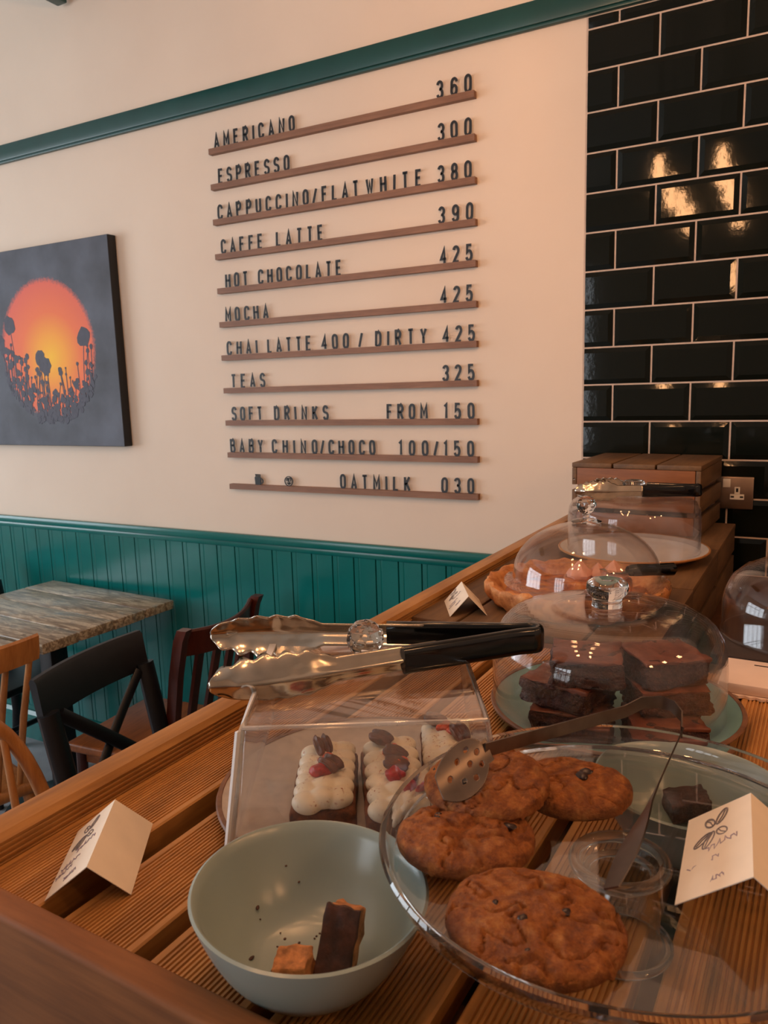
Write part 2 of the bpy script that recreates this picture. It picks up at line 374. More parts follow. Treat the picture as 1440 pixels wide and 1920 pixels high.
# metro tiles: one panel of bevelled tiles over a grout bed
TX0, TX1 = -.538, 2.55
TZ = CZ+.9144
b = MB(); b.box(((TX0+TX1)/2, WY-.0015, (1.0+2.545)/2), (TX1-TX0+.006, .003, 1.545)); struct(b, 'trim_5', M['grout'], smooth=False)
b = MB()
def tile(x0, x1, z0, z1):
    g = .0022; x0 += g; x1 -= g; z0 += g; z1 -= g
    if x1-x0 < .012 or z1-z0 < .012: return
    full = x1-x0 > .17
    bl = .013 if not (abs(x0-TX0) < .004) else .0006
    br = .013; bt = .013 if z1 < 2.54 else .001
    y0, y1 = WY-.0035, WY-.0079
    O = [b.bm.verts.new(q) for q in ((x0, y0, z0), (x1, y0, z0), (x1, y0, z1), (x0, y0, z1))]
    I = [b.bm.verts.new(q) for q in ((x0+bl, y1, z0+.013), (x1-br, y1, z0+.013), (x1-br, y1, z1-bt), (x0+bl, y1, z1-bt))]
    b.bm.faces.new(I)
    for i in range(4): b.bm.faces.new([O[i], O[(i+1) % 4], I[(i+1) % 4], I[i]])
for k in range(-1, 15):
    zt = TZ-.103*k; zb = zt-.103; zt = min(zt, 2.545)
    xs = [TX0]; x = (-.4559 if k % 2 else -.3544)
    while x < TX1: xs.append(x); x += .203
    xs.append(TX1)
    for x0, x1 in zip(xs, xs[1:]): tile(x0, x1, max(zb, 1.0), zt)
o = b.build('trim_6', M['tile'], smooth=False); tag(o, kind='structure')

# double socket on the tiles
t = thing('wall_socket', 'brushed metal double wall socket on the dark tiles behind the crates', 'socket', (-.161, WY-.0085, CZ-.304))
b = MB(); b.box((0, -.004, 0), (.146, .009, .086), bevel=.003); b.build('face_plate', M['socket'], t)
for sx in (-1, 1):
    cx = sx*.034
    b = MB()
    b.box((cx, -.0095, .006), (.013, .003, .020)); b.box((cx, -.0095, -.010), (.034, .003, .014)); b.build('socket_insert', M['white'], t, smooth=False)
    b = MB()
    for dx, dz, sw, sh in ((0, .008, .0055, .010), (-.011, -.010, .008, .0045), (.011, -.010, .008, .0045)): b.box((cx+dx, -.0112, dz), (sw, .001, sh))
    b.build('pin_hole', M['blackpaint'], t, smooth=False)
    b = MB(); b.box((cx-.026 if sx > 0 else cx-.026, -.0100, .026), (.018, .005, .022), bevel=.001); b.build('switch', M['white'], t)
b = MB(); b.lathe([(0, -.0015), (.003, -.0012), (.0035, 0)], n=12); b.xf(Matrix.Translation((.064, -.0085, 0)) @ Matrix.Rotation(PI/2, 4, 'X')); b.build('screw', M['steel'], t)

# ------------------------------------------------------------------ menu ledges and letters
LEDGE_Z = [CZ+.8155-.11615*k for k in range(11)]
ORD = ['top', 'second', 'third', 'fourth', 'fifth', 'sixth', 'seventh', 'eighth', 'ninth', 'tenth', 'bottom']
FIRST = ['americano', 'espresso', 'cappuccino and flat white', 'caffe latte', 'hot chocolate', 'mocha', 'chai latte', 'teas', 'soft drinks', 'baby chino', 'oatmilk']
for k, z in enumerate(LEDGE_Z):
    b = MB(); L = .976; cx = -1.342
    # wooden batten with a letter slot along its top
    sec = [(WY, -.0095), (WY-.020, -.0095), (WY-.020, .0095), (WY-.014, .0095), (WY-.014, .004), (WY-.010, .004), (WY-.010, .0095), (WY, .0095)]
    b.prism([(y, zz) for y, zz in sec], -L/2, L/2, Matrix(((0, 0, 1, 0), (1, 0, 0, 0), (0, 1, 0, 0), (0, 0, 0, 1))))
    o = b.build('menu_ledge', M['ledge'], smooth=False, loc=(cx, 0, z))
    tag(o, 'thin wooden wall ledge, %s of eleven, carrying the %s line' % (ORD[k], FIRST[k]), 'ledge', 'menu ledges on the cream wall')
def G(*paths): return paths
def O_(w=.5): r = w/2; return arc(r, 1-r, r, r, 180, 0, 10)+arc(r, r, r, r, 0, -180, 10)
S_ = arc(.25, .74, .25, .26, 15, 180, 9)+arc(.25, .72, .25, .20, 195, 250, 4)+arc(.25, .28, .25, .22, 70, 0, 5)+arc(.25, .26, .25, .26, 0, -165, 9)
GL = {
 'A': G([(0, 0), (.25, 1), (.5, 0)], [(.1, .27), (.4, .27)]),
 'B': G([(0, 0), (0, 1), (.26, 1)]+arc(.26, .77, .22, .23, 90, -90, 7)+[(0, .54)], [(.22, .54)]+arc(.26, .27, .24, .27, 90, -90, 7)+[(0, 0)]),
 'C': G(arc(.25, .75, .25, .25, 0, 180, 9)+arc(.25, .25, .25, .25, 180, 360, 9)),
 'D': G([(0, 0), (0, 1), (.22, 1)]+arc(.22, .72, .28, .28, 90, 0, 6)+arc(.22, .28, .28, .28, 0, -90, 6)+[(0, 0)]),
 'E': G([(.44, 1), (0, 1), (0, 0), (.44, 0)], [(0, .52), (.38, .52)]),
 'F': G([(.44, 1), (0, 1), (0, 0)], [(0, .52), (.38, .52)]),
 'H': G([(0, 0), (0, 1)], [(.5, 0), (.5, 1)], [(0, .52), (.5, .52)]),
 'I': G([(.25, 0), (.25, 1)]),
 'K': G([(0, 0), (0, 1)], [(.5, 1), (.05, .42)], [(.16, .56), (.5, 0)]),
 'L': G([(0, 1), (0, 0), (.44, 0)]),
 'M': G([(0, 0), (0, 1), (.3, .3), (.6, 1), (.6, 0)]),
 'N': G([(0, 0), (0, 1), (.5, 0), (.5, 1)]),
 'O': (O_(), 'c'), '0': (O_(), 'c'),
 'P': G([(0, 0), (0, 1), (.24, 1)]+arc(.24, .73, .26, .27, 90, -90, 8)+[(0, .46)]),
 'R': G([(0, 0), (0, 1), (.24, 1)]+arc(.24, .75, .26, .25, 90, -90, 8)+[(0, .5)], [(.22, .5), (.5, 0)]),
 'S': G(S_),
 'T': G([(0, 1), (.5, 1)], [(.25, 1), (.25, 0)]),
 'U': G([(0, 1)]+arc(.25, .25, .25, .25, 180, 360, 10)+[(.5, 1)]),
 'W': G([(0, 1), (.16, 0), (.32, .8), (.48, 0), (.64, 1)]),
 'Y': G([(0, 1), (.25, .45), (.5, 1)], [(.25, .45), (.25, 0)]),
 '/': G([(0, 0), (.36, 1)]),
 '1': G([(.08, .84), (.28, 1), (.28, 0)]),
 '2': G(arc(.25, .75, .25, .25, 170, -30, 9)+[(0, 0), (.5, 0)]),
 '3': G(arc(.25, .76, .24, .24, 165, -75, 9)+[(.22, .53)], [(.22, .53)]+arc(.25, .26, .25, .26, 75, -165, 10)),
 '4': G([(.36, 0), (.36, 1), (0, .27), (.52, .27)]),
 '5': G([(.46, 1), (.06, 1), (.03, .52)]+arc(.24, .32, .26, .32, 125, -160, 11)),
 '6': G(arc(.25, .75, .25, .25, 10, 180, 8)+arc(.25, .25, .25, .25, 180, 360, 8)+arc(.25, .32, .25, .25, 0, 170, 8)),
 '8': G(arc(.25, .76, .22, .24, -90, 270, 16), arc(.25, .27, .25, .27, 90, 450, 16)),
 '9': G(arc(.25, .25, .25, .25, 190, 360, 8)+arc(.25, .75, .25, .25, 0, 180, 8)+arc(.25, .68, .25, .25, 180, 350, 8)),
}
LH = .0500
glyph_mesh = {}
def glyph(ch):
    if ch in glyph_mesh: return glyph_mesh[ch]
    bm = bmesh.new(); g = GL[ch]; closed = len(g) == 2 and g[1] == 'c'
    mt = Matrix(((1, 0, 0, 0), (0, 0, -1, 0), (0, 1, 0, 0), (0, 0, 0, 1)))
    xs = [p[0] for pth in (g[:1] if closed else g) for p in pth]; cx = (min(xs)+max(xs))/2
    for pth in (g[:1] if closed else g):
        pp = [((q[0]-cx)*LH*.62, q[1]*(LH-.0066)+.0033) for q in pth]
        if closed and (Vector(pp[0])-Vector(pp[-1])).length < 1e-5: pp = pp[:-1]
        add_stroke(bm, pp, .0072, .0026, mt, closed)
    bm.verts.new(mt @ Vector((0, -.004, .001)))
    bmesh.ops.delete(bm, geom=[v for v in bm.verts if not v.link_faces], context='VERTS')
    bmesh.ops.recalc_face_normals(bm, faces=bm.faces)
    me = bpy.data.meshes.new('menu_letter'); bm.to_mesh(me); bm.free(); me.materials.append(M['letter']); glyph_mesh[ch] = me
    return me
ROWS = [
 [('AMERICANO', -1.81, -1.475), ('360', -.974, -.864)],
 [('ESPRESSO', -1.802, -1.503), ('300', -.973, -.866)],
 [('CAPPUCCINO', -1.814, -1.434), ('/', -1.425, -1.396), ('FLAT', -1.383, -1.245), ('WHITE', -1.219, -1.028), ('380', -.975, -.867)],
 [('CAFFE', -1.808, -1.628), ('LATTE', -1.572, -1.384), ('390', -.976, -.864)],
 [('HOT', -1.798, -1.698), ('CHOCOLATE', -1.655, -1.32), ('425', -.971, -.867)],
 [('MOCHA', -1.808, -1.619), ('425', -.972, -.868)],
 [('CHAI', -1.81, -1.673), ('LATTE', -1.631, -1.45), ('400', -1.407, -1.302), ('/', -1.267, -1.247), ('DIRTY', -1.204, -1.021), ('425', -.967, -.862)],
 [('TEAS', -1.80, -1.648), ('325', -.971, -.864)],
 [('SOFT', -1.807, -1.668), ('DRINKS', -1.617, -1.391), ('FROM', -1.169, -1.023), ('150', -.969, -.865)],
 [('BABY', -1.821, -1.673), ('CHINO', -1.634, -1.442), ('/', -1.434, -1.41), ('CHOCO', -1.397, -1.215), ('100', -1.13, -1.023), ('/', -1.007, -.986), ('150', -.972, -.868)],
 [('OATMILK', -1.356, -1.09), ('030', -.981, -.869)]]
NTH = ['first', 'second', 'third', 'fourth', 'fifth', 'sixth', 'seventh', 'eighth', 'ninth', 'tenth']
wid = {'I': .0, '1': .2, 'M': .6, 'W': .64, '/': .36, 'L': .44, 'E': .44, 'F': .44}
rnd = random.Random(3)
for k, row in enumerate(ROWS):
    z = LEDGE_Z[k]+.0080
    for wi, (word, x0, x1) in enumerate(row):
        ws = [wid.get(c, .5)*LH*.62+.007 for c in word]; n = len(word)
        gap = (x1-x0-sum(ws))/(n-1) if n > 1 else 0
        x = x0 if n > 1 else (x0+x1-ws[0])/2
        for i, ch in enumerate(word):
            o = bpy.data.objects.new('menu_slash' if ch == '/' else 'menu_digit' if ch.isdigit() else 'menu_letter', glyph(ch)); COL.objects.link(o)
            o.location = (x+ws[i]/2, WY-.0103, z); o.rotation_euler = (R(-1.5), rnd.uniform(-.03, .03), 0)
            x += ws[i]+gap
            if ch == '/': lab = 'black slash after the word %s on the %s menu ledge' % (row[wi-1][0], ORD[k])
            elif ch.isdigit(): lab = 'black numeral %s, %s digit of %s on the %s menu ledge' % (ch, NTH[i], word, ORD[k])
            else: lab = 'black letter %s, %s letter of the word %s on the %s menu ledge' % (ch, NTH[i], word, ORD[k])
            tag(o, lab, 'letter' if not ch.isdigit() else 'number', 'black characters on the menu ledges')
# the two small symbols on the bottom ledge
XZ = Matrix(((1, 0, 0, 0), (0, 0, -1, 0), (0, 1, 0, 0), (0, 0, 0, 1)))
b = MB(); z = .0092
b.prism([(-.015, z), (.008, z), (.010, z+.028), (-.017, z+.028)], 0, .003, XZ)
add_stroke(b.bm, [(.008, z+.006)]+arc(.010, z+.014, .009, .009, -70, 70, 8)+[(.009, z+.023)], .0035, .003, XZ)
for i in range(4): add_stroke(b.bm, [(-.013+i*.006, z+.028), (-.011+i*.006, z+.033), (-.013+i*.006, z+.039)], .003, .003, XZ)
tag(b.build('cup_symbol', M['letter'], smooth=False, loc=(-1.70, WY-.0103, LEDGE_Z[10])), 'small black steaming cup symbol on the bottom menu ledge', 'symbol')
b = MB(); c0 = .0092+.0175
add_stroke(b.bm, arc(0, c0, .0165, .0165, 0, 345, 23), .003, .003, XZ, True)
for p in ([(0, c0-.013), (0, c0+.012)], [(-.009, c0-.005), (0, c0-.012)], [(.009, c0-.005), (0, c0-.012)], [(-.007, c0-.001)]+arc(-.005, c0+.005, .004, .006, 200, 20, 6), [(.007, c0-.001)]+arc(.005, c0+.005, .004, .006, -20, 160, 6), [(-.006, c0+.011), (.004, c0-.011)]):
    add_stroke(b.bm, p, .0026, .003, XZ)
tag(b.build('grain_symbol', M['letter'], smooth=False, loc=(-1.568, WY-.0103, LEDGE_Z[10])), 'small black round leaf symbol on the bottom menu ledge', 'symbol')

# ------------------------------------------------------------------ canvas print
t = thing('canvas_print', 'dark canvas print of an orange sun behind seed heads on the cream wall', 'picture', (-2.72, WY-.0412, CZ-.20))
PX0, PX1, PZ0, PZ1 = -2.72-.60, -2.3245, CZ-.203, CZ+.60
W2, H2 = PX1-PX0, PZ1-PZ0; pcx = (PX0+PX1)/2+2.72; pcz = (PZ0+PZ1)/2-(CZ-.20)
b = MB(); b.box((pcx, .0205, pcz), (W2, .039, H2), bevel=.003); b.build('stretched_edge', simple('canvas_black_edge', srgb(20, 20, 24), .6, .05), t)
a = Mat('sunset_print'); tc = a.node('ShaderNodeTexCoord'); mp = a.node('ShaderNodeMapping'); a.link(tc.outputs['Object'], mp.inputs[0])
mp.inputs['Location'].default_value = (0, 0, -.395/.308); mp.inputs['Scale'].default_value = (1/.308, 0, 1/.308)
ln = a.node('ShaderNodeVectorMath', operation='LENGTH'); a.link(mp.outputs[0], ln.inputs[0])
nz = a.noise(a.coords(), 90, 8, .75); ad = a.node('ShaderNodeMath', operation='MULTIPLY_ADD'); ad.inputs[1].default_value = .16; a.link(nz, ad.inputs[0]); a.link(ln.outputs['Value'], ad.inputs[2])
disc = a.ramp(ad.outputs[0], (.93, (1, 1, 1, 1)), (1.18, (0, 0, 0, 1)))
mp2 = a.node('ShaderNodeMapping'); a.link(tc.outputs['Object'], mp2.inputs[0]); mp2.inputs['Location'].default_value = (-.02/.3, 0, -.36/.3); mp2.inputs['Scale'].default_value = (1/.3, 0, 1/.3)
l2 = a.node('ShaderNodeVectorMath', operation='LENGTH'); a.link(mp2.outputs[0], l2.inputs[0])
sun = a.ramp(l2.outputs['Value'], (0, srgb(255, 196, 40)), (.3, srgb(250, 164, 52)), (.6, srgb(240, 120, 70)), (1.1, srgb(226, 104, 84)))
fog = a.ramp(a.noise(a.coords(), 5, 4), (.3, srgb(62, 64, 72)), (.7, srgb(92, 98, 112)))
a.color(a.mix(disc, fog, sun)); a.set(Roughness=.65); M['sunset'] = a.m
b = MB(); b.box((pcx, .0, pcz), (W2-.004, .0016, H2-.004)); cv = b.build('printed_canvas', M['sunset'], t, smooth=False)
b = MB(); rp = random.Random(11); YM = Matrix(((1, 0, 0, 0), (0, 0, -1, -.0008), (0, 1, 0, 0), (0, 0, 0, 1)))
dcx, dcz, dr = 0, .395, .305
def stem(x, z0, z1, hr, bend=.02, ring=False):
    pts = [(x+bend*((i/8)**2), z0+(z1-z0)*i/8) for i in range(9)]
    add_stroke(b.bm, pts, .004, .0004+.000004*len(b.bm.verts)**.5, YM)
    ex, ez = pts[-1]
    n = 14; poly = [(ex+hr*(1+.16*rp.uniform(-1, 1))*math.cos(2*PI*i/n), ez+hr*1.1*(1+.16*rp.uniform(-1, 1))*math.sin(2*PI*i/n)) for i in range(n)]
    b.prism(poly, 0, .0006+.000004*len(b.bm.verts)**.5, YM)
stem(.20, .18, .428, .036, .02); stem(-.20, .20, .50, .034, -.02); stem(-.26, .25, .43, .03, -.03)
stem(-.07, .15, .36, .030, .02); stem(-.05, .12, .325, .034, .03)
for i in range(70):
    x = rp.uniform(-.27, .26); lim = math.sqrt(max(.0, dr**2-x*x)); z0 = dcz-lim*.98
    hgt = rp.uniform(.04, .20)*(1.25 if x < 0 else 1)
    stem(x, z0, z0+hgt, rp.uniform(.004, .012), rp.uniform(-.03, .03))
for i in range(260):
    x = rp.uniform(-.27, .25); lim = math.sqrt(max(0, dr**2-x*x)); z = dcz-lim+abs(rp.gauss(0, .055))*(2.0 if x < -.10 else 1)
    r_ = rp.uniform(.005, .019); n = 7
    b.prism([(x+r_*rp.uniform(.5, 1.2)*math.cos(2*PI*j/n), z+r_*rp.uniform(.5, 1.2)*math.sin(2*PI*j/n)) for j in range(n)], 0, .0005+.0000040*i, YM)
b.build('printed_silhouette', simple('print_grey', srgb(72, 72, 86), .65, .1), cv, smooth=False)

# ------------------------------------------------------------------ serving counter built of decking
DR = R(-2.0); OR = Vector((-.58, .30, 0))
t = thing('serving_counter', 'orange decking serving counter with raised edge boards, cakes set out along it', 'counter', (OR.x, OR.y, 0), DR)
DZ = CZ-.381          # deck top
def L(x, y, z): return Vector((x-OR.x, y-OR.y, z))
def groove_section(w, h, ng, margin, depth, gw):
    """cross-section of a decking board with ng grooves along its top; x across, y up"""
    p = [(0, -h), (0, -.0015), (.0015, 0)]
    pitch = (w-2*margin)/ng
    for i in range(ng):
        x = margin+pitch*i+(pitch-gw)/2
        p += [(x, 0), (x+gw*.25, -depth), (x+gw*.75, -depth), (x+gw, 0)]
    return p+[(w-.0015, 0), (w, -.0015), (w, -h)]
XZY = Matrix(((1, 0, 0, 0), (0, 0, 1, 0), (0, 1, 0, 0), (0, 0, 0, 1)))
boards = [(-.563, -.489, .3165, 1.05), (-.461, -.387, .3165, 1.05), (-.371, -.284, .3165, 1.05), (-.268, -.180, .3165, 1.05),
          (-.166, -.080, .3165, 1.05), (-.064, .024, .3165, 1.6), (.038, .126, .3165, 1.6), (.140, .228, .3165, 1.6), (.242, .330, .3165, 1.6), (.344, .432, .3165, 1.6)]
for x0, x1, y0, y1 in boards:
    b = MB(); w = x1-x0
    b.prism([(px, py) for px, py in groove_section(w, .024, 17 if w < .08 else 19, .006, .0016, .0021)], 0, y1-y0, XZY)
    b.build('deck_board', M['deck'], t, smooth=False, loc=L(x0, y0, DZ))
# left edge board: rounded top, coarse grooves on its inner face
b = MB(); z1 = .026; h = .15
sec = [(-.033, -h), (-.033, z1-.008), (-.031, z1-.003), (-.027, z1), (-.014, z1+.0005), (-.004, z1-.002), (0, z1-.008)]
zz = z1-.0085
for i in range(4):
    sec += [(0, zz), (-.0016, zz-.0008), (-.0016, zz-.0026), (0, zz-.0034)]; zz -= .0048
sec += [(0, -h)]
b.prism(sec, 0, 1.86, XZY); b.build('edge_board', M['rail'], t, angle=30, loc=L(-.564, .293, DZ))
b = MB(); b.box((0, 0, 0), (1.1, .0225, .10), bevel=.004, seg=3); b.build('edge_board', M['front'], t, loc=L(-.598+.55, .3043, DZ+.026-.05))
b = MB(); b.box((0, 0, 0), (1.1, .02, .12), bevel=.004); b.build('front_board', M['front'], t, loc=L(-.598+.55, .306, DZ+.026-.165))
for y in (.40, .72, 1.02, 1.5):
    b = MB(); x0 = -.562 if y < 1.1 else -.06; b.box((0, 0, 0), (.98 if y < 1.1 else .48, .05, .068)); b.build('bearer', M['counter'], t, smooth=False, loc=L((x0+.42)/2, y, DZ-.024-.034))
b = MB(); b.box((0, 0, 0), (1.02, 1.82, 1.09)); b.build('cabinet', M['counter'], t, smooth=False, loc=L(-.07, 1.235, .545))
CB = 1.0905           # worktop the crates stand on
# ------------------------------------------------------------------ wooden crates (upturned)
def crate(label, x0, y0, wx, wy, z0, z1, rotz=DR, nb=3, rows=2, loc=None, front_mat='crate_x'):
    t = thing('wooden_crate', label, 'crate', loc or (x0, y0, z0), rotz, 'slatted wooden crates')
    H = z1-z0; tb = .012; bw = (wx-.005*(nb-1))/nb
    for i in range(nb):
        b = MB(); b.box((0, 0, 0), (bw, wy, tb), bevel=.0015); b.jitter(.0006, 40, i); b.build('top_board', M['crate'], t, loc=(bw/2+i*(bw+.005), wy/2, H-tb/2))
    sh = (H-tb-.012*(rows-1))/rows
    for r_ in range(rows):
        zc = sh/2+r_*(sh+.012)
        for y in (.006, wy-.006):
            b = MB(); b.box((0, 0, 0), (wx-.026, .011, sh-.001), bevel=.001); b.build('end_slat', M[front_mat], t, loc=(wx/2, y, zc))
        for x in (.006, wx-.006):
            b = MB(); b.box((0, 0, 0), (.011, wy-.002, sh-.001), bevel=.001); b.build('side_slat', M['crate'], t, loc=(x, wy/2, zc))
    for x in (.021, wx-.021):
        for y in (.021, wy-.021):
            b = MB(); b.box((0, 0, 0), (.018, .018, H-tb-.001)); b.build('corner_post', M['crate_z'], t, smooth=False, loc=(x, y, (H-tb)/2))
    for x in (.006, wx-.006):
        for z in (H*.2, H*.75):
            b = MB(); b.lathe([(0, -.001), (.0025, -.0005), (.003, 0)], n=8); b.xf(Matrix.Rotation(PI/2, 4, 'X')); b.build('nail_head', M['steel_dark'], t, loc=(x, -.0002, z))
    return t
CT = CZ-.372
crate('low wooden crate nearest the camera, card and front of the pie on it', -.5585, 1.078, .402, .347, CB, CT, nb=4)
crate('low wooden crate in the middle, under the white cake plate', -.548, 1.431, .402, .355, CB, CT, nb=3)
crate('low wooden crate against the wall, carrying the tall crate', -.536, 1.792, .402, .33, CB, CT, nb=3)
crate('tall wooden crate topmost against the dark tiles', -.494, 1.917, .308, .282, CT+.0005, CZ-.203, rotz=R(-4.5), nb=3, rows=3)

# ------------------------------------------------------------------ glass and crockery
def shell(prof, th):
    """closed outline of a lathe shell: outer profile plus the same profile moved inwards"""
    inner = []
    for i, (r, z) in enumerate(prof):
        a0 = prof[max(i-1, 0)]; a1 = prof[min(i+1, len(prof)-1)]
        d = Vector((a1[0]-a0[0], a1[1]-a0[1])).normalized(); n = Vector((-d.y, d.x))
        inner.append((max(0, r+n.x*th), z+n.y*th))
    return prof, inner
def lathe_shell(b, prof, th, **k):
    o, i = shell(prof, th)
    b.lathe(list(o)+list(reversed(i)), closed=True, **k)

# --- brownie plate and dome
PC = (-.1687, .8516)
t = thing('dinner_plate', 'teal stoneware plate with chipped brown rim under the brownies', 'plate', (PC[0], PC[1], DZ))
b = MB(); b.lathe([(0, .0012), (.06, .0012), (.062, 0), (.068, 0), (.07, .003), (.115, .008), (.139, .016), (.1385, .0185), (.136, .0185), (.112, .0115), (.100, .0085), (.0, .0075)]); b.build('plate_body', M['tealplate'], t)
b = MB(); b.lathe([(.1345, .0181), (.1388, .0156), (.1398, .0180), (.1385, .0197), (.1350, .0192)], closed=True); b.build('unglazed_rim', M['rimbrown'], t)
PZ = DZ+.0085
def dome_profile(R0, H, sh, top_r):
    pts = [(R0+.003, 0), (R0+.003, .003), (R0, .005)]
    hv = H-sh
    pts += [(R0, hv*.5), (R0*.997, hv)]
    for i in range(1, 9):
        a_ = PI/2*i/8; pts.append((top_r+(R0*.997-top_r)*math.cos(a_), hv+(H-sh*.0-hv)*math.sin(a_)*.93))
    return pts
t = thing('glass_cake_dome', 'low wide glass dome with mushroom knob over the brownies', 'dome', (PC[0]-.0095, PC[1]+.001, PZ+.0012))
pr = [(.1285, 0), (.1298, .003), (.1282, .005), (.1288, .03), (.1286, .058), (.1272, .074), (.1235, .088), (.1165, .100), (.106, .1085), (.093, .1130), (.078, .1148), (.064, .1156), (.0605, .1160), (.058, .1180), (.052, .1184), (.03, .1188), (.016, .119), (0, .119)]
b = MB(); lathe_shell(b, pr, .0022); b.build('dome', M['glass_old'], t)
b = MB(); b.lathe([(0, .1193), (.017, .1193), (.0165, .123), (.0160, .127), (.0185, .131), (.0222, .135), (.0235, .140), (.0225, .146), (.018, .1495), (.010, .151), (0, .151)], n=48); b.build('knob', M['crystal'], t)

def brownie(cx, cy, z, wx, wy, h, rot, seed, label):
    t = thing('brownie', label, 'brownie', (cx, cy, z), rot, 'brownies under the low dome')
    b = MB(); b.box((0, 0, h/2), (wx, wy, h), bevel=.002)
    bmesh.ops.subdivide_edges(b.bm, edges=list(b.bm.edges), cuts=8, use_grid_fill=True)
    b.jitter(.0055, 55, seed); b.jitter(.0034, 190, seed+3)
    for v in b.bm.verts: v.co.z = max(v.co.z, 0)
    b.build('crumb', M['brownie'], t, angle=60)
    b = MB(); b.box((0, 0, h+.0006), (wx*1.0, wy*1.0, .0032), bevel=.001); bmesh.ops.subdivide_edges(b.bm, edges=list(b.bm.edges), cuts=6, use_grid_fill=True)
    b.jitter(.0034, 60, seed+9); b.jitter(.0012, 240, seed+5); b.build('crust', M['browntop'], t, angle=60)
    return t
bh = .0245; zz = PZ+.001
brownie(-.198, .782, zz, .082, .060, bh, R(6), 1, 'dark brownie at the bottom of the left stack')
brownie(-.105, .790, zz, .074, .060, bh, R(22), 2, 'dark brownie at the bottom of the right stack, front')
brownie(-.220, .862, zz, .064, .066, bh, R(-5), 3, 'dark brownie in the back left of the bottom layer')
brownie(-.122, .868, zz, .070, .062, bh, R(15), 4, 'dark brownie in the back right of the bottom layer')
brownie(-.206, .790, zz+bh+.003, .078, .066, bh, R(-14), 5, 'dark brownie in the middle of the left stack')
brownie(-.109, .818, zz+bh+.003, .072, .066, bh, R(30), 6, 'crumbly dark brownie in the middle of the right stack')
brownie(-.186, .792, zz+2*(bh+.003), .072, .070, bh+.003, R(14), 7, 'paler topped brownie at the top of the left stack')
brownie(-.113, .826, zz+2*(bh+.003), .070, .068, bh+.002, R(36), 8, 'shiny dark brownie at the top of the right stack')

# --- pie, dome on the pie
PI_C = (-.316, 1.262)
t = thing('pie', 'ragged crusted pie with pink meringue peaks under the round dome', 'pie', (PI_C[0], PI_C[1], CT))
b = MB(); n = 96
vs = b.lathe([(0, .0005), (.124, .0005), (.136, .004), (.144, .014), (.149, .024), (.151, .033), (.1505, .040), (.146, .042), (.139, .038), (.132, .031), (.126, .024), (.121, .017), (.0, .015)], n=n)
for v in b.bm.verts:
    r_ = math.hypot(v.co.x, v.co.y)
    if r_ > .123:
        a_ = math.atan2(v.co.y, v.co.x); k = (r_-.123)/.033
        f = noise.noise(Vector((math.cos(a_)*5, math.sin(a_)*5, 1)))+.5*noise.noise(Vector((math.cos(a_)*14, math.sin(a_)*14, 4)))
        s_ = 1+.055*f*k; v.co.x *= s_; v.co.y *= s_
        if k > .35: v.co.z += .008*noise.noise(Vector((math.cos(a_)*9, math.sin(a_)*9, 9)))*k-.001
b.jitter(.0045, 70, 2); b.jitter(.002, 180, 4)
for v in b.bm.verts: v.co.z = max(v.co.z, .0003)
b.build('crust', M['crust'], t, angle=60)
b = MB(); b.lathe([(0, .0165), (.09, .0170), (.119, .0185)], n=48); b.lathe([(0, .0155), (.119, .0157)], n=48); b.build('filling', M['filling'], t)
b = MB(); b.box((0, 0, .015), (.108, .062, .030), bevel=.004); bmesh.ops.subdivide_edges(b.bm, edges=list(b.bm.edges), cuts=4, use_grid_fill=True); b.jitter(.004, 60, 5)
sl = b.build('cut_slice', M['filling'], t, loc=(.040, -.022, .0185), rotz=R(8)); sl['label'] = 'cut slice with glossy caramel side'
for px, py, s_ in ((-.028, .008, 1), (.026, .010, 1.05), (.0, .018, .8)):
    b = MB(); b.lathe([(0, 0), (.019, 0), (.021, .006), (.017, .013), (.011, .019), (.005, .026), (0, .031)], n=20)
    for v in b.bm.verts:
        a_ = math.atan2(v.co.y, v.co.x); k = 1+.12*math.sin(a_*6+v.co.z*160); v.co.x *= k*s_; v.co.y *= k*s_; v.co.z *= s_
    b.build('meringue_peak', M['meringue'], sl, loc=(px, py, .0295))
t = thing('glass_cake_dome', 'hemispherical glass dome with faceted ball knob resting on the pie', 'dome', (PI_C[0]+.016, PI_C[1], CT+.037))
pr = [(.136, 0), (.1375, .0015), (.136, .004), (.127, .007), (.1225, .010), (.121, .016)]
for i in range(1, 15):
    a_ = PI/2*i/14; pr.append((.121*math.cos(a_)*.999, .016+.086*math.sin(a_)))
pr[-1] = (0, .102)
b = MB(); lathe_shell(b, pr, .002); b.build('dome', M['glass'], t)
b = MB(); b.lathe([(0, .1025), (.024, .1025), (.025, .104), (.018, .1065), (.006, .109), (.0055, .113), (.008, .116), (0, .116)], n=32); b.build('knob_collar', M['crystal'], t)
b = MB(); b.ico((0, 0, .131), .0165, 2); b.build('knob', M['crystal'], t, smooth=False)
# black handled server lying over the pie rim
t = thing('cake_server', 'black ribbed cake server handle sticking out from under the round dome', 'server', (0, 0, 0))
p0, p1 = Vector((-.232, 1.262, CT+.062)), Vector((-.166, 1.330, CT+.055))
d = (p1-p0)
b = MB(); b.tube([p0+d*s_ for s_ in (0, .06, .2, .5, .8, .95, 1)], [.007, .0095, .0105, .0100, .0110, .0110, .006], n=14, flat=.8)
b.build('handle', M['plasticblack'], t)
b = MB(); b.sweep([(p0-d*.45, Vector((0, 0, 1)), Vector((.7, -.7, 0))), (p0, Vector((0, 0, 1)), Vector((.7, -.7, 0)))], [(-.0008, -.016), (.0008, -.016), (.0008, .016), (-.0008, .016)]); b.build('blade', M['steel'], t, smooth=False)

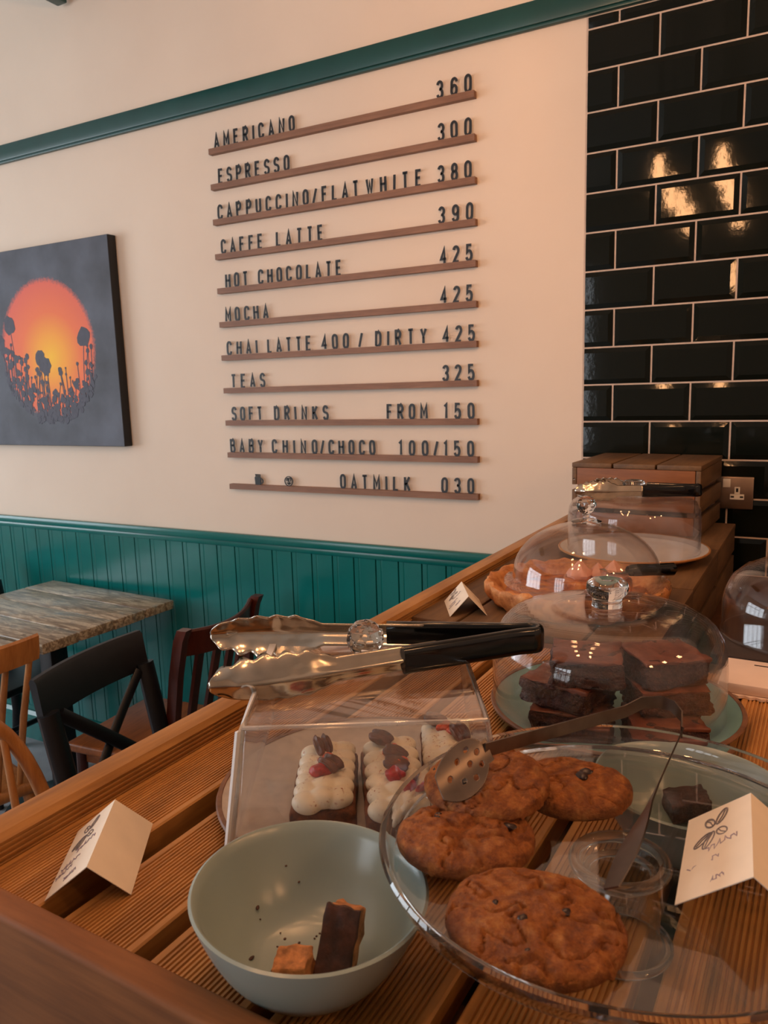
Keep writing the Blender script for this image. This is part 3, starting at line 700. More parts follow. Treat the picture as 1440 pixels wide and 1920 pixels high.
# --- white plate with tall straight dome at the back
WC = (-.292, 1.640)
t = thing('cake_plate', 'white cake plate with tan rim under the tall straight dome', 'plate', (WC[0], WC[1], CT))
b = MB(); b.lathe([(0, .001), (.075, .001), (.077, 0), (.083, 0), (.09, .004), (.13, .011), (.152, .020), (.1515, .0225), (.149, .0225), (.13, .0150), (.11, .012), (0, .011)]); b.build('plate_body', M['whiteplate'], t)
b = MB(); b.lathe([(.085, .0012), (.13, .0100), (.153, .0195), (.1535, .022), (.152, .0235), (.1495, .0228), (.152, .0212), (.1515, .0200), (.13, .0108)], closed=True); b.build('tan_rim', M['goldrim'], t)
t = thing('glass_cake_dome', 'tall straight sided glass dome on the white plate before the tall crate', 'dome', (WC[0], WC[1], CT+.0165))
pr = [(.1345, 0), (.1355, .002), (.134, .004), (.134, .05), (.1335, .078), (.131, .092), (.125, .103), (.115, .110), (.10, .1135), (.075, .1145), (.06, .1145), (.055, .1155), (.03, .1158), (.012, .116), (0, .116)]
b = MB(); lathe_shell(b, pr, .0022); b.build('dome', M['glass_old'], t)
b = MB(); b.lathe([(0, .1165), (.012, .1165), (.011, .124), (.014, .129), (.0215, .134), (.0235, .1405), (.019, .147), (.009, .149), (0, .149)], n=40); b.build('knob', M['crystal'], t)

# ------------------------------------------------------------------ tongs
def scallop_tongs(name, label, tipA, tipB, hinge, Lh, sc_=1.0, handle=True, zc=0):
    """kitchen tongs lying on their edge: two channel arms with scalloped heads meeting in a bend"""
    t = thing(name, label, 'tongs', (0, 0, 0)); tA, tB, hg = Vector(tipA), Vector(tipB), Vector(hinge)
    Z = Vector((0, 0, 1))
    for tip, other in ((tA, tB), (tB, tA)):
        d = tip-hg; Ln = d.length; d.normalize(); lat = Z.cross(d); lat.normalize()
        upv = d.cross(lat)*1
        if upv.z < 0: upv = -upv
        inward = lat if (other-tip).dot(lat) > 0 else -lat
        b = MB(); rows = []; ns, nt = 90, 15
        s0 = .36*Ln if handle else .06*Ln
        for i in range(ns+1):
            s = s0+(Ln-s0)*i/ns; q = (s-s0)/(Ln-s0)
            hd = max(0, (s/Ln-.66)/.34)                 # 0 on the shaft, 1 at the tip
            w = .0118*sc_
            if hd > 0:
                grow = math.sin(min(1, hd/.30)*PI/2)
                tipc = math.sqrt(max(0, 1-max(0, (hd-.50)/.505)**2))
                w = (.0118+.0090*grow)*sc_*tipc
                w *= 1+.085*math.sin(hd*PI*2*6.0-.6)*min(1, hd*5)*tipc
            dep = (.006+.006*min(1, hd*1.5))*sc_*(w/(.0205*sc_) if hd > .5 else 1)
            row = []
            for j in range(nt):
                tt = -1+2*j/(nt-1)
                off = dep*(tt*tt)                        # channel edges turn inwards
                off -= .0028*sc_*math.exp(-(tt/.24)**2)*(1 if hd < .78 else max(0, 1-(hd-.78)/.08))
                off += .0022*sc_*math.sin(hd*PI*2*6.0-.6)*abs(tt)**3*min(1, hd*4)
                curl = .012*sc_*hd**3
                p = hg+d*s+upv*(w*tt)+inward*(off+curl)
                row.append(b.bm.verts.new(p))
            rows.append(row)
        for A, B in zip(rows, rows[1:]):
            for j in range(nt-1): b.bm.faces.new([A[j], A[j+1], B[j+1], B[j]])
        o = b.build('scalloped_arm', M['steel'], t, angle=80); sm = o.modifiers.new('thick', 'SOLIDIFY'); sm.thickness = .0012; sm.offset = 0
    # one black sleeve running round the bend
    dA = (tA-hg).normalized(); dB = (tB-hg).normalized(); LA = (tA-hg).length; LB = (tB-hg).length
    e = .47 if handle else .14
    path = [hg+dA*LA*e*(1-i/9) for i in range(8)]
    c0 = hg+dA*LA*e*.14; c1 = hg+dB*LB*e*.14
    n1 = (c0-c1); wdt = n1.length; mid = (c0+c1)/2; ax = -(dA+dB).normalized(); rr = max(wdt/2, .008)
    lat = n1.normalized() if wdt > 1e-4 else Z.cross(ax)
    path += [mid+lat*rr*math.cos(R(a_))+ax*rr*1.25*math.sin(R(a_)) for a_ in range(0, 181, 18)]
    path += [hg+dB*LB*e*(1-i/9) for i in range(7, -1, -1)]
    fr = []
    for i, p in enumerate(path):
        tg = (path[min(i+1, len(path)-1)]-path[max(i-1, 0)]).normalized(); v_ = tg.cross(Z).normalized(); fr.append((p, v_, tg.cross(v_)*-1))
    b = MB(); hw, hh = .0052*sc_, .0132*sc_
    sec = [(hw*math.copysign(abs(math.cos(x))**.55, math.cos(x)), hh*math.copysign(abs(math.sin(x))**.55, math.sin(x))) for x in [2*PI*i/20 for i in range(20)]]
    b.sweep(fr, sec); b.build('grip' if handle else 'spring_bend', M['plasticblack'] if handle else M['steel'], t, angle=60)
    return t
TZc = CZ-.265+.0135
scallop_tongs('serving_tongs', 'steel scalloped serving tongs with black grips lying on the clear box cover', (-.432, .474, TZc-.003), (-.535, .600, TZc), (-.206, .722, TZc), .3)
DT = CT+.0165+.1165+.0125
scallop_tongs('serving_tongs', 'small scalloped steel tongs lying on the tall dome before the crate', (-.395, 1.565, DT), (-.390, 1.665, DT), (-.160, 1.655, DT), .22, sc_=.95)

# ------------------------------------------------------------------ clear box cover over loaf cakes
CO = Vector((-.40, .46, 0)); CA = math.atan2(.485, .875)
def CV(u, v, z): q = Matrix.Rotation(CA, 3, 'Z') @ Vector((u, v, 0)); return Vector((CO.x+q.x, CO.y+q.y, z))
pz = DZ+.016
t = thing('box_cover', 'clear rectangular box cover with faceted ball knob over the loaf cakes', 'cover', CV(.112, .09, pz), CA)
def rrect(x0, x1, y0, y1, r_, n=5):
    return arc(x1-r_, y1-r_, r_, r_, 0, 90, n)+arc(x0+r_, y1-r_, r_, r_, 90, 180, n)+arc(x0+r_, y0+r_, r_, r_, 180, 270, n)+arc(x1-r_, y0+r_, r_, r_, 270, 360, n)
b = MB(); rings = []
Hc = CZ-.265-pz
levels = [(.0, .113, .126, .006), (.0025, .113, .126, .006), (.0035, .110, .123, .007), (Hc-.006, .1005, .1115, .007), (Hc-.0015, .0985, .1095, .008), (Hc, .0950, .1060, .009)]
for z, hx, hy, rr in levels:
    rings.append([b.bm.verts.new((x, y, z)) for x, y in rrect(-hx, hx, -hy, hy, rr)])
for A, B in zip(rings, rings[1:]):
    n = len(A)
    for i in range(n): b.bm.faces.new([A[i], A[(i+1) % n], B[(i+1) % n], B[i]])
b.bm.faces.new(rings[-1])
o = b.build('cover', M['acrylic'], t, angle=35); sm = o.modifiers.new('thick', 'SOLIDIFY'); sm.thickness = .0025; sm.offset = -1
E = [(-.110, -.123, .003), (.110, -.123, .003), (.110, .123, .003), (-.110, .123, .003)]; T = [(-.0985, -.1095, Hc-.002), (.0985, -.1095, Hc-.002), (.0985, .1095, Hc-.002), (-.0985, .1095, Hc-.002)]
for i in range(4):
    b = MB(); b.tube([T[i], T[(i+1) % 4]], .0022, n=8); b.tube([E[i], T[i]], .0022, n=8); b.build('edge_highlight', M['acrylic_edge_lit'], t)  # tubes added as painted highlights along the clear cover's edges
b = MB(); cut = [Vector((-.1125, -.123, .001)), Vector((-.1000, -.1105, Hc-.003)), Vector((-.0985, -.108, Hc+.0005)), Vector((-.0985, .1085, Hc+.0005))]
b.sweep([(p_, Vector((.66, .75, 0)) if i < 2 else Vector((.3, .5, .3)) if i == 2 else Vector((1, 0, 0)), Vector((.75, -.66, 0)) if i < 2 else Vector((0, 0, 1))) for i, p_ in enumerate(cut)], [(-.0040, -.0015), (.0040, -.0015), (.0040, .0015), (-.0040, .0015)])
e_ = b.build('cut_edge_lit', M['acrylic_cut_lit'], t, smooth=False); e_['label'] = 'cut edge of the cover, window light painted on as white'  # white strip stands in for window light caught in the clear edge
b = MB(); b.lathe([(0, Hc+.0003), (.012, Hc+.0003), (.013, Hc+.002), (.006, Hc+.004), (.005, Hc+.0075), (0, Hc+.0078)], n=24); b.build('knob_collar', M['crystal'], t)
b = MB(); b.ico((0, 0, Hc+.0250), .0190, 2); b.build('knob', M['crystal'], t, smooth=False)
for ch in list(t.children):
    if ch.name.startswith('knob'): ch.location = (.000, .024, 0)
sp = (-.3340, .5770)
t = thing('cake_plate', 'beige speckled stoneware plate under the clear box cover', 'plate', (sp[0], sp[1], DZ))
b = MB(); b.lathe([(0, .001), (.07, .001), (.072, 0), (.08, 0), (.085, .003), (.12, .0065), (.143, .0125), (.1425, .015), (.140, .0150), (.118, .0085), (.1, .0070), (0, .0065)]); b.build('plate_body', M['stoneplate'], t)
b = MB(); b.lathe([(.1385, .0148), (.1425, .0118), (.1438, .0140), (.1425, .0158), (.1390, .0157)], closed=True); b.jitter(.0004, 200); b.build('unglazed_rim', M['rimbrown'], t)

def loaf(label, u, v, wx, wy, seed, rot=0, tops=()):
    base = DZ+.0085
    t = thing('frosted_loaf_cake', label, 'cake', CV(u, v, base), CA+rot, 'frosted mini loaf cakes')
    h = .021
    b = MB(); b.box((0, 0, h/2), (wx, wy, h), bevel=.003); bmesh.ops.subdivide_edges(b.bm, edges=list(b.bm.edges), cuts=5, use_grid_fill=True); b.jitter(.002, 90, seed)
    for q in b.bm.verts: q.co.z = max(q.co.z, 0)
    b.build('sponge', M['sponge'], t, angle=60)
    b = MB(); rr = random.Random(seed); n = 6
    for i in range(n):                                  # piped zigzag rope of icing
        y = -wy/2+.010+(wy-.020)*i/(n-1)
        for s_ in (-1, 1):
            b.ico((s_*wx*.235, y+s_*.003, h+.0045), .0125, 3, (1.12, .92, .72), Matrix.Rotation(s_*R(24)+rr.uniform(-.1, .1), 3, 'Z'))
        b.ico((0, y, h+.007), .0125, 3, (1.0, .9, .72))
    o = b.build('frosting', M['frost'], t, angle=180)
    rm = o.modifiers.new('merge', 'REMESH'); rm.mode = 'VOXEL'; rm.voxel_size = .0016; rm.use_smooth_shade = True
    s2 = o.modifiers.new('soft', 'SMOOTH'); s2.iterations = 2; s2.factor = .5
    for kind, px, py, rz, tilt in tops:
        b = MB(); z = h+.0165
        rt_ = Matrix.Rotation(rz, 3, 'Z') @ Matrix.Rotation(tilt, 3, 'X')
        if kind == 'pecan':
            for s_ in (-1, 1):
                g = b.ico((0, 0, 0), .0062, 3, (.75, 1.9, .7))
                for q in g:
                    q.co.z += .0013*math.cos(q.co.x*1500+.5); q.co = rt_ @ (q.co+Vector((s_*.0040, 0, 0)))+Vector((px, py, z+.003))
            b.build('pecan', M['pecan'], t, angle=70)
        else:
            b.ico((px, py, z-.001), .0078, 3, (1.15, 1.0, .75), rt_); b.jitter(.0035, 160, seed+int(px*1000))
            b.build('fruit_piece', M['berry'] if kind == 'berry' else M['orange'], t, angle=70)
    return t
loaf('frosted loaf cake with two pecans, leftmost under the clear cover', .073, .050, .056, .106, 21, 0,
     (('berry', -.004, -.012, 0, 0), ('orange', .002, .008, .3, 0), ('pecan', -.004, .030, .4, .5), ('pecan', .006, -.006, .9, .2)))
loaf('frosted loaf cake with pecans and red fruit in the middle under the clear cover', .135, .045, .056, .128, 22, R(3),
     (('pecan', -.008, .047, 1.1, .2), ('orange', .002, .027, 0, 0), ('pecan', .003, .014, 1.2, .3), ('berry', .0, -.017, 0, 0), ('pecan', .002, -.006, 1.3, .2), ('orange', .004, .0, .4, 0), ('berry', .018, -.032, .6, 0)))
loaf('frosted loaf cake at the back right under the clear cover', .189, .105, .050, .082, 23, R(-2),
     (('pecan', -.010, .022, 1.2, .2), ('orange', .0, .012, 0, 0), ('orange', .008, .005, .5, 0), ('pecan', .012, -.006, .5, .4)))

# ------------------------------------------------------------------ bowls
def bowl_profile(Rr, H, foot):
    pts = [(0, .004), (foot*.8, .003), (foot*.9, 0), (foot, 0)]
    for i in range(1, 15):
        q = i/14; a_ = q*PI/2
        pts.append((foot+(Rr-foot)*q**.64, .002+(H-.002)*q**1.55))
    pts += [(Rr+.0004, H+.0012), (Rr-.0014, H+.0022), (Rr-.0030, H+.0010)]
    for i in range(13, 0, -1):
        q = i/14; a_ = q*PI/2
        pts.append((foot+(Rr-foot)*q**.64-.0035, .0065+(H-.0065)*q**1.55))
    pts += [(foot*.5, .0062), (0, .006)]
    return pts
BC = (-.2650, .3665); BH = .0595
t = thing('sample_bowl', 'matt sage green bowl with cake crumbs at the front edge', 'bowl', (BC[0], BC[1], DZ))
t.rotation_euler = (R(-1.2), R(3.0), 0)
b = MB(); b.lathe(bowl_profile(.0765, BH, .026), n=96); b.build('bowl_body', M['celadon'], t)
t.location.z = DZ+.0022
rb = random.Random(5)
bowl_t = t
def crumb_piece(label, loc, d, rot, seed, m, dark_face=None):
    t = thing('cake_piece', label, 'cake', loc); t.rotation_euler = rot
    b = MB(); b.box((0, 0, 0), d, bevel=.0012); bmesh.ops.subdivide_edges(b.bm, edges=list(b.bm.edges), cuts=5, use_grid_fill=True); b.jitter(.0022, 130, seed); b.jitter(.001, 400, seed)
    b.build('sponge', m, t, angle=60)
    if dark_face:
        b = MB(); b.box(dark_face[0], dark_face[1], bevel=.001); bmesh.ops.subdivide_edges(b.bm, edges=list(b.bm.edges), cuts=5, use_grid_fill=True); b.jitter(.0018, 150, seed+4); b.build('baked_edge', M['toffee_dark'], t, angle=60)
    return t
crumb_piece('tall cut cake piece with dark baked edge in the front bowl', (-.2400, .3690, DZ+.0285), (.021, .017, .046), (R(-30), R(6), R(14)), 31, M['toffee'], ((-.001, -.009, 0), (.0225, .005, .0465)))
crumb_piece('small golden cake cube in the front bowl', (-.2620, .3470, DZ+.0200), (.023, .018, .016), (R(6), R(-10), R(14)), 32, M['toffee'], ((0, -.0085, -.003), (.0235, .003, .010)))
b = MB()
def inbowl(x, y):
    r_ = math.hypot(x, y); q = max(0, min(1, (r_-.0225)/.0505))**(1/.64); return .0065+(BH-.0065)*q**1.55
for i in range(80):
    a_ = rb.uniform(0, 2*PI); r_ = abs(rb.gauss(.0, .026)); x, y = r_*math.cos(a_), -.006+r_*math.sin(a_)
    if math.hypot(x, y) > .062: continue
    b.ico((x, y, inbowl(x, y)+.0007), rb.uniform(.0005, .0012), 1, (1, rb.uniform(.6, 1.5), .6))
for x, y in ((-.050, .010), (-.006, .040), (-.032, -.020)): b.ico((x, y, inbowl(x, y)+.0008), .0014, 2, (1.8, .9, .6), Matrix.Rotation(rb.uniform(0, 3), 3, 'Z'))
o = b.build('cake_crumbs', M['toffee_dark'], loc=tuple(bowl_t.location)); o.rotation_euler = bowl_t.rotation_euler
tag(o, 'scattered brown cake crumbs in the front sage green bowl', 'crumbs', kind='stuff')
B2 = (-.0585, .6185)
t = thing('sample_bowl', 'sage green bowl with a brownie piece behind the cookie stand', 'bowl', (B2[0], B2[1], DZ))
b = MB(); b.lathe(bowl_profile(.0765, BH, .026), n=96); b.build('bowl_body', M['celadon'], t)
tb = crumb_piece('crumbly dark brownie piece in the rear green bowl', (-.0655, .6500, DZ+.0205), (.034, .026, .018), (R(4), R(-6), R(28)), 41, M['brownie'])
b = MB(); b.ico((0, 0, 0), .0045, 3, (1.3, .9, .7)); b.jitter(.003, 200, 3)
tag(b.build('brownie_crumb', M['brownie'], loc=(-.0570, .6720, DZ+.0235)), 'single loose brownie crumb in the rear green bowl', 'crumb')

# ------------------------------------------------------------------ glass cookie stand
k = .295/.28
SC = (-.0833*k, .4577*k)
SR = .1518*k
RZ = CZ-.2945        # rim height
t = thing('glass_cake_stand', 'clear glass pedestal cake stand carrying the cookies', 'cake stand', (SC[0], SC[1], DZ))
t.rotation_euler = (0, R(-1.6), 0)
hr = RZ-DZ
pr = [(0, hr-.020), (.05, hr-.020), (.12, hr-.0195), (SR-.009, hr-.0178), (SR-.009, hr-.0143), (.10, hr-.0150), (.03, hr-.0150), (0, hr-.0150)]
b = MB(); b.lathe(pr, n=128); b.build('plate', M['glass_stand'], t)
pr = [(SR-.0088, hr-.0178), (SR-.0050, hr-.0150), (SR-.0012, hr-.007), (SR+.0006, hr-.001), (SR-.0008, hr+.0012), (SR-.0040, hr+.0004), (SR-.0050, hr-.0065), (SR-.0065, hr-.0120), (SR-.0088, hr-.0143)]
b = MB(); b.lathe(pr, n=160, closed=True); b.build('rim', M['crystal'], t)
pz_ = hr-.0203
prof = [(.031, pz_), (.030, pz_-.005), (.0225, pz_-.011), (.0205, pz_-.016), (.0245, pz_-.026), (.0265, pz_-.034), (.0255, .012), (.027, .006), (.0325, .0025), (.0335, .0004)]
b = MB(); lathe_shell(b, prof[::-1], .0022, n=64); b.build('pedestal', M['glass_stand'], t)
for r_, z_, q in ((.0295, pz_-.0045, .0042), (.0220, pz_-.0125, .0026), (.0320, .0028, .0026)):
    b = MB(); b.lathe([(r_+q*math.cos(x), z_+q*math.sin(x)) for x in [2*PI*i/14 for i in range(14)]], n=64, closed=True); b.build('glass_ring', M['crystal'], t)
ST = RZ-.0150        # plate surface

def cookie(label, cx, cy, z, rx, ry, h, seed, tilt=(0, 0), rz=0, chips=()):
    t = thing('cookie', label, 'cookie', (cx, cy, z), 0, 'chocolate chip cookies on the glass stand'); t.rotation_euler = (tilt[0], tilt[1], rz)
    b = MB(); nr, na = 40, 128; rings = []
    prof = []
    for i in range(nr+1):
        q = i/nr
        prof.append((math.sin(q*PI/2)**.8, h*(.30+.70*math.cos(q*PI/2)**.55)))
    prof += [(.985, h*.16), (.93, h*.04), (.80, 0), (.4, 0), (0, 0)]
    vs = b.lathe([(r_*rx, z_) for r_, z_ in prof], n=na)
    o = Vector((seed*5.1, seed*2.3, 0))
    for v in b.bm.verts:
        a_ = math.atan2(v.co.y, v.co.x); f = 1+.035*noise.noise(Vector((math.cos(a_)*1.6, math.sin(a_)*1.6, seed)))+.015*noise.noise(Vector((math.cos(a_)*5, math.sin(a_)*5, seed)))
        v.co.x *= f; v.co.y *= f*ry/rx
        if v.co.z > h*.25:
            p = Vector((v.co.x, v.co.y, 0))*38+o
            crack = abs(noise.noise(p*.62+Vector((noise.noise(p*1.7)*.6, noise.noise(p*1.7+Vector((5, 5, 5)))*.6, 0))))
            v.co.z += .0026*noise.noise(p*.9)+.0013*noise.noise(p*3.1)+.0006*noise.noise(p*8)-.0040*max(0, 1-crack/.05)
    b.build('dough', M['cookie'], t, angle=75)
    for px, py, s_ in chips:
        r2_ = (px/rx)**2+(py/ry)**2
        zz_ = h*(.30+.70*max(0, math.cos(min(1, math.sqrt(r2_)**1.25)*PI/2))**.55)
        b = MB(); b.ico((0, 0, 0), .0045*s_, 2, (1.2, .9, .45)); b.jitter(.0015, 300, seed); b.build('chocolate_chip', M['choc'], t, loc=(px, py, zz_), rotz=px*300)
    return t
cookie('big cracked cookie nearest the camera on the glass stand', -.1160, .3785, ST+.0004, .0510, .0455, .0160, 1, chips=((-.004, -.010, .8), (.016, .006, .7), (-.022, -.004, .5), (.006, -.03, .5)))
cookie('cookie on the left edge of the stand, under the spotted tipped one', -.1820, .4380, ST+.0004, .0465, .0390, .0175, 2, rz=R(25), chips=((.030, .002, .9), (.004, .018, .7), (-.018, .012, .6)))
cookie('tipped over cookie with dark chips, under the perforated tong paddle', -.1865, .4900, ST+.0150, .0460, .0390, .0160, 3, tilt=(R(8), R(-3)), rz=R(15), chips=((-.014, -.012, 1.2), (-.036, .004, .9), (.03, .010, .6)))
cookie('cookie with a chocolate split at the back of the stand', -.1335, .5330, ST+.0004, .0420, .0380, .0175, 4, rz=R(20), chips=((.006, -.001, 1.1), (.010, .006, 1.0), (.028, -.016, .9)))

# flat steel pastry tongs on the stand
t = thing('pastry_tongs', 'flat steel pastry tongs with a perforated paddle lying over the cookies', 'tongs', (0, 0, 0))
def strip(path, w, th, upv):
    fr = []
    P = [Vector(p) for p in path]
    for i, p in enumerate(P):
        tg = (P[min(i+1, len(P)-1)]-P[max(i-1, 0)]).normalized(); u_ = upv if not callable(upv) else upv(i/(len(P)-1))
        u_ = (u_-tg*u_.dot(tg)).normalized(); v_ = tg.cross(u_)
        ww = w(i/(len(P)-1)) if callable(w) else w
        fr.append((p, u_*ww, v_*th))
    b = MB(); b.sweep(fr, [(-.5, -.5), (.5, -.5), (.5, .5), (-.5, .5)]); return b
def lerp(a, c, n): return [Vector(a).lerp(Vector(c), i/n) for i in range(n+1)]
Zv = Vector((0, 0, 1))
Pd = Vector((-.1865, .4870, CZ-.262)); S1 = Vector((-.1130, .6180, CZ-.272)); S2 = Vector((-.1010, .6290, CZ-.2665)); Bd = Vector((-.0700, .6280, CZ-.2720)); S3 = Vector((-.0670, .6060, CZ-.2760))
Tp = Vector((-.0785, .4010, CZ-.2830))
b = strip(lerp(Pd, S1, 6)+[S2]+[Vector((-.088, .637, CZ-.2665)), Vector((-.078, .636, CZ-.268)), Bd, S3], .0105, .0012, Zv); b.build('upper_arm', M['steel_dark'], t, angle=50)
b = strip(lerp(S3, S3.lerp(Tp, .55), 5)+lerp(S3.lerp(Tp, .6), Tp, 5), lambda q: .0095 if q < .5 else .0095+.010*math.sin((q-.5)*2*PI)*.8, .0011, lambda q: Vector((.35+2.2*max(0, q-.35), 0, 1))); b.build('lower_arm', M['steel_dark'], t, angle=50)
# perforated paddle: rounded plate with real holes
b = MB(); ax = (Pd-S1).normalized(); Ln = .046; Wd = .0185
out = []
bm = b.bm
holes = [(.018, 0), (.027, .007), (.027, -.007), (.036, 0), (.018, .010), (.018, -.010), (.010, .004), (.010, -.005)]
nu, nv = 110, 100; grid = {}
side = ax.cross(Zv).normalized(); upp = (Zv*.80+side*.60); upp.normalize()
def inside(u_, v_):
    q = u_/Ln
    if q < 0 or q > 1: return False
    wd = Wd*1.02*math.sqrt(max(0, 1-((q-.55)/.5)**2)) if q > .12 else Wd*.45
    if abs(v_) > wd*.95: return False
    return all(math.hypot(u_-hx, v_-hy) > .0021 for hx, hy in holes)
def gv(i, j):
    if (i, j) not in grid:
        u_ = Ln*i/nu; v_ = Wd*1.15*(2*j/nv-1)
        grid[(i, j)] = bm.verts.new(Pd+ax*(u_-.004)+upp*v_+upp.cross(ax)*(.004*(v_/Wd)**2)+Zv*(-.019*(u_/Ln)))
    return grid[(i, j)]
for i in range(nu):
    for j in range(nv):
        if inside(Ln*(i+.5)/nu, Wd*1.15*(2*(j+.5)/nv-1)): bm.faces.new([gv(i, j), gv(i+1, j), gv(i+1, j+1), gv(i, j+1)])
o = b.build('perforated_paddle', M['steel_dark'], t, angle=70); sm = o.modifiers.new('thick', 'SOLIDIFY'); sm.thickness = .0010; sm.offset = 0

# ------------------------------------------------------------------ folded name cards
def tent_card(label, ridge0, ridge1, footA0, footA1, footB0, footB1, logo=True, seed=1, logo_on='A'):
    """folded card: ridge line plus the two foot lines; 0 = far end, 1 = near end"""
    t = thing('folded_name_card', label, 'card', (0, 0, 0)); r0, r1 = Vector(ridge0), Vector(ridge1)
    faces = {}
    for nm, f0, f1 in (('A', Vector(footA0), Vector(footA1)), ('B', Vector(footB0), Vector(footB1))):
        b = MB(); n = (r1-r0).cross(f0-r0).normalized()*.0006
        if n.z < 0: n = -n
        q = [r0, r1, f1, f0]; A = [b.bm.verts.new(p) for p in q]; B = [b.bm.verts.new(p-n) for p in q]
        b.bm.faces.new(A); b.bm.faces.new(B[::-1])
        for i in range(4): b.bm.faces.new([A[i], B[i], B[(i+1) % 4], A[(i+1) % 4]])
        faces[nm] = (b.build('card_flap', M['card'], t, smooth=False), q, n)
    fo, q, n = faces[logo_on]; r0, r1, f1, f0 = q
    mid = (q[0]+q[1]+q[2]+q[3])/4; outside = Zv if True else 0
    nn = n.normalized(); X_ = (r1-r0); Y_ = ((f0-r0)+(f1-r1))/2
    def pt(s_, u_): return r0+X_*s_+((f0-r0)*(1-s_)+(f1-r1)*s_)*u_
    rr = random.Random(seed)
    # printed emblem of four bean shaped petals near the far end
    Lx, Ly = X_.length, Y_.length; xd, yd = X_.normalized(), (Y_-X_.normalized()*Y_.dot(X_.normalized())).normalized()
    def stroke3(b, pts, w):
        mt = Matrix((xd, yd, nn)).transposed().to_4x4(); mt.translation = r0+nn*.0002
        add_stroke(b.bm, pts, w, .0003, mt)
    if logo:
        b = MB(); c = Vector((Lx*.20, Ly*.50))
        for a_, dd, la in ((25, .0105, .0075), (155, .0095, .0055), (205, .0105, .0070), (-35, .0085, .0050), (55, .0110, .0068)):
            d_ = Vector((math.cos(R(a_)), math.sin(R(a_)))); p_ = Vector((-d_.y, d_.x)); cc = c+d_*dd*Ly/.05
            s_ = Ly/.05
            stroke3(b, [tuple(cc+d_*la*s_*math.cos(x)+p_*.0030*s_*math.sin(x)) for x in [2*PI*i/14 for i in range(14)]]+[tuple(cc+d_*la*s_)], .0009*s_)
            stroke3(b, [tuple(cc-d_*la*s_*.8), tuple(cc+p_*.0006*s_), tuple(cc+d_*la*s_*.8)], .0007*s_)
        b.build('printed_emblem', M['ink'], fo, smooth=False)
    b = MB(); s_ = Ly/.05
    for row, (xx, y0, y1) in enumerate(((.42, .18, .62), (.56, .42, .86), (.64, .55, .92), (.80, .35, .62))):
        pts = []; m_ = 16
        for i in range(m_+1):
            pts.append((Lx*xx+.0032*s_*math.sin(i*1.9+rr.uniform(-.5, .5))*rr.uniform(.5, 1.2), Ly*(y0+(y1-y0)*i/m_)+.0008*s_*math.cos(i*2.3)))
        stroke3(b, pts, .0007*s_)
    b.build('handwriting', M['pen'], fo, smooth=False)
    return t
# front left card on the deck
tent_card('cream folded card on the deck at the far left front', (-.5050, .4260, DZ+.034), (-.4500, .3480, DZ+.034),
          (-.5420, .4140, DZ+.0006), (-.4880, .3370, DZ+.0006), (-.4900, .4520, DZ+.0006), (-.4330, .3720, DZ+.0006), seed=3)
tent_card('small cream folded card standing on the near crate beside the pie', (-.4985, 1.196, CT+.034), (-.4520, 1.113, CT+.034),
          (-.5240, 1.178, CT+.0006), (-.4790, 1.098, CT+.0006), (-.4730, 1.212, CT+.0006), (-.4260, 1.128, CT+.0006), seed=5)
tent_card('cream folded card on the glass stand, right edge of the photo', (-.0138, .5220, ST+.038), (-.0078, .4280, ST+.038),
          (-.0525, .5350, ST+.0008), (-.0490, .4380, ST+.0008), (.0265, .5330, ST+.0008), (.0330, .4390, ST+.0008), seed=8)

# ------------------------------------------------------------------ right edge: paper box, slate, dome
t = thing('paper_box', 'flat pale paper box before the dark dome at the right edge', 'box', (.045, 1.006, DZ), DR)
b = MB(); b.box((0, 0, .010), (.22, .092, .0125), bevel=.0015); b.build('box_lid', M['paper'], t)
b = MB(); pts = [(-.114, -.046), (-.114, .046), (.114, .046), (.114, -.046)]
for i in range(38, 0, -1):
    x = -.114+.228*i/38; pts.append((x-.003, -.052 if i % 2 else -.0475))
b.prism(pts, 0.0003, .0035); b.build('serrated_edge', M['paper'], t, smooth=False)
b = MB(); b.box((-.062, .028, .0166), (.030, .0022, .0006)); b.build('slot', M['slate'], t, smooth=False)
t2 = thing('slate_board', 'dark slate board under the glass dome at the right edge', 'board', (.050, 1.185, DZ), DR)
b = MB(); b.box((0, 0, .008), (.262, .250, .0155), bevel=.002); b.jitter(.0006, 60); b.build('board', M['slate'], t2)
t3 = thing('glass_cake_dome', 'dark looking glass dome cut off by the right edge of the photo', 'dome', (.033, 1.187, DZ+.0172))
pr = [(.116, 0), (.117, .002), (.1155, .004), (.1155, .045), (.112, .062), (.103, .080), (.088, .094), (.068, .103), (.045, .108), (.02, .110), (0, .110)]
b = MB(); lathe_shell(b, pr, .0022); b.build('dome', M['glass_old'], t3)
b = MB(); b.lathe([(0, .1105), (.014, .1105), (.013, .118), (.018, .124), (.0215, .130), (.018, .137), (0, .139)], n=32); b.build('knob', M['crystal'], t3)

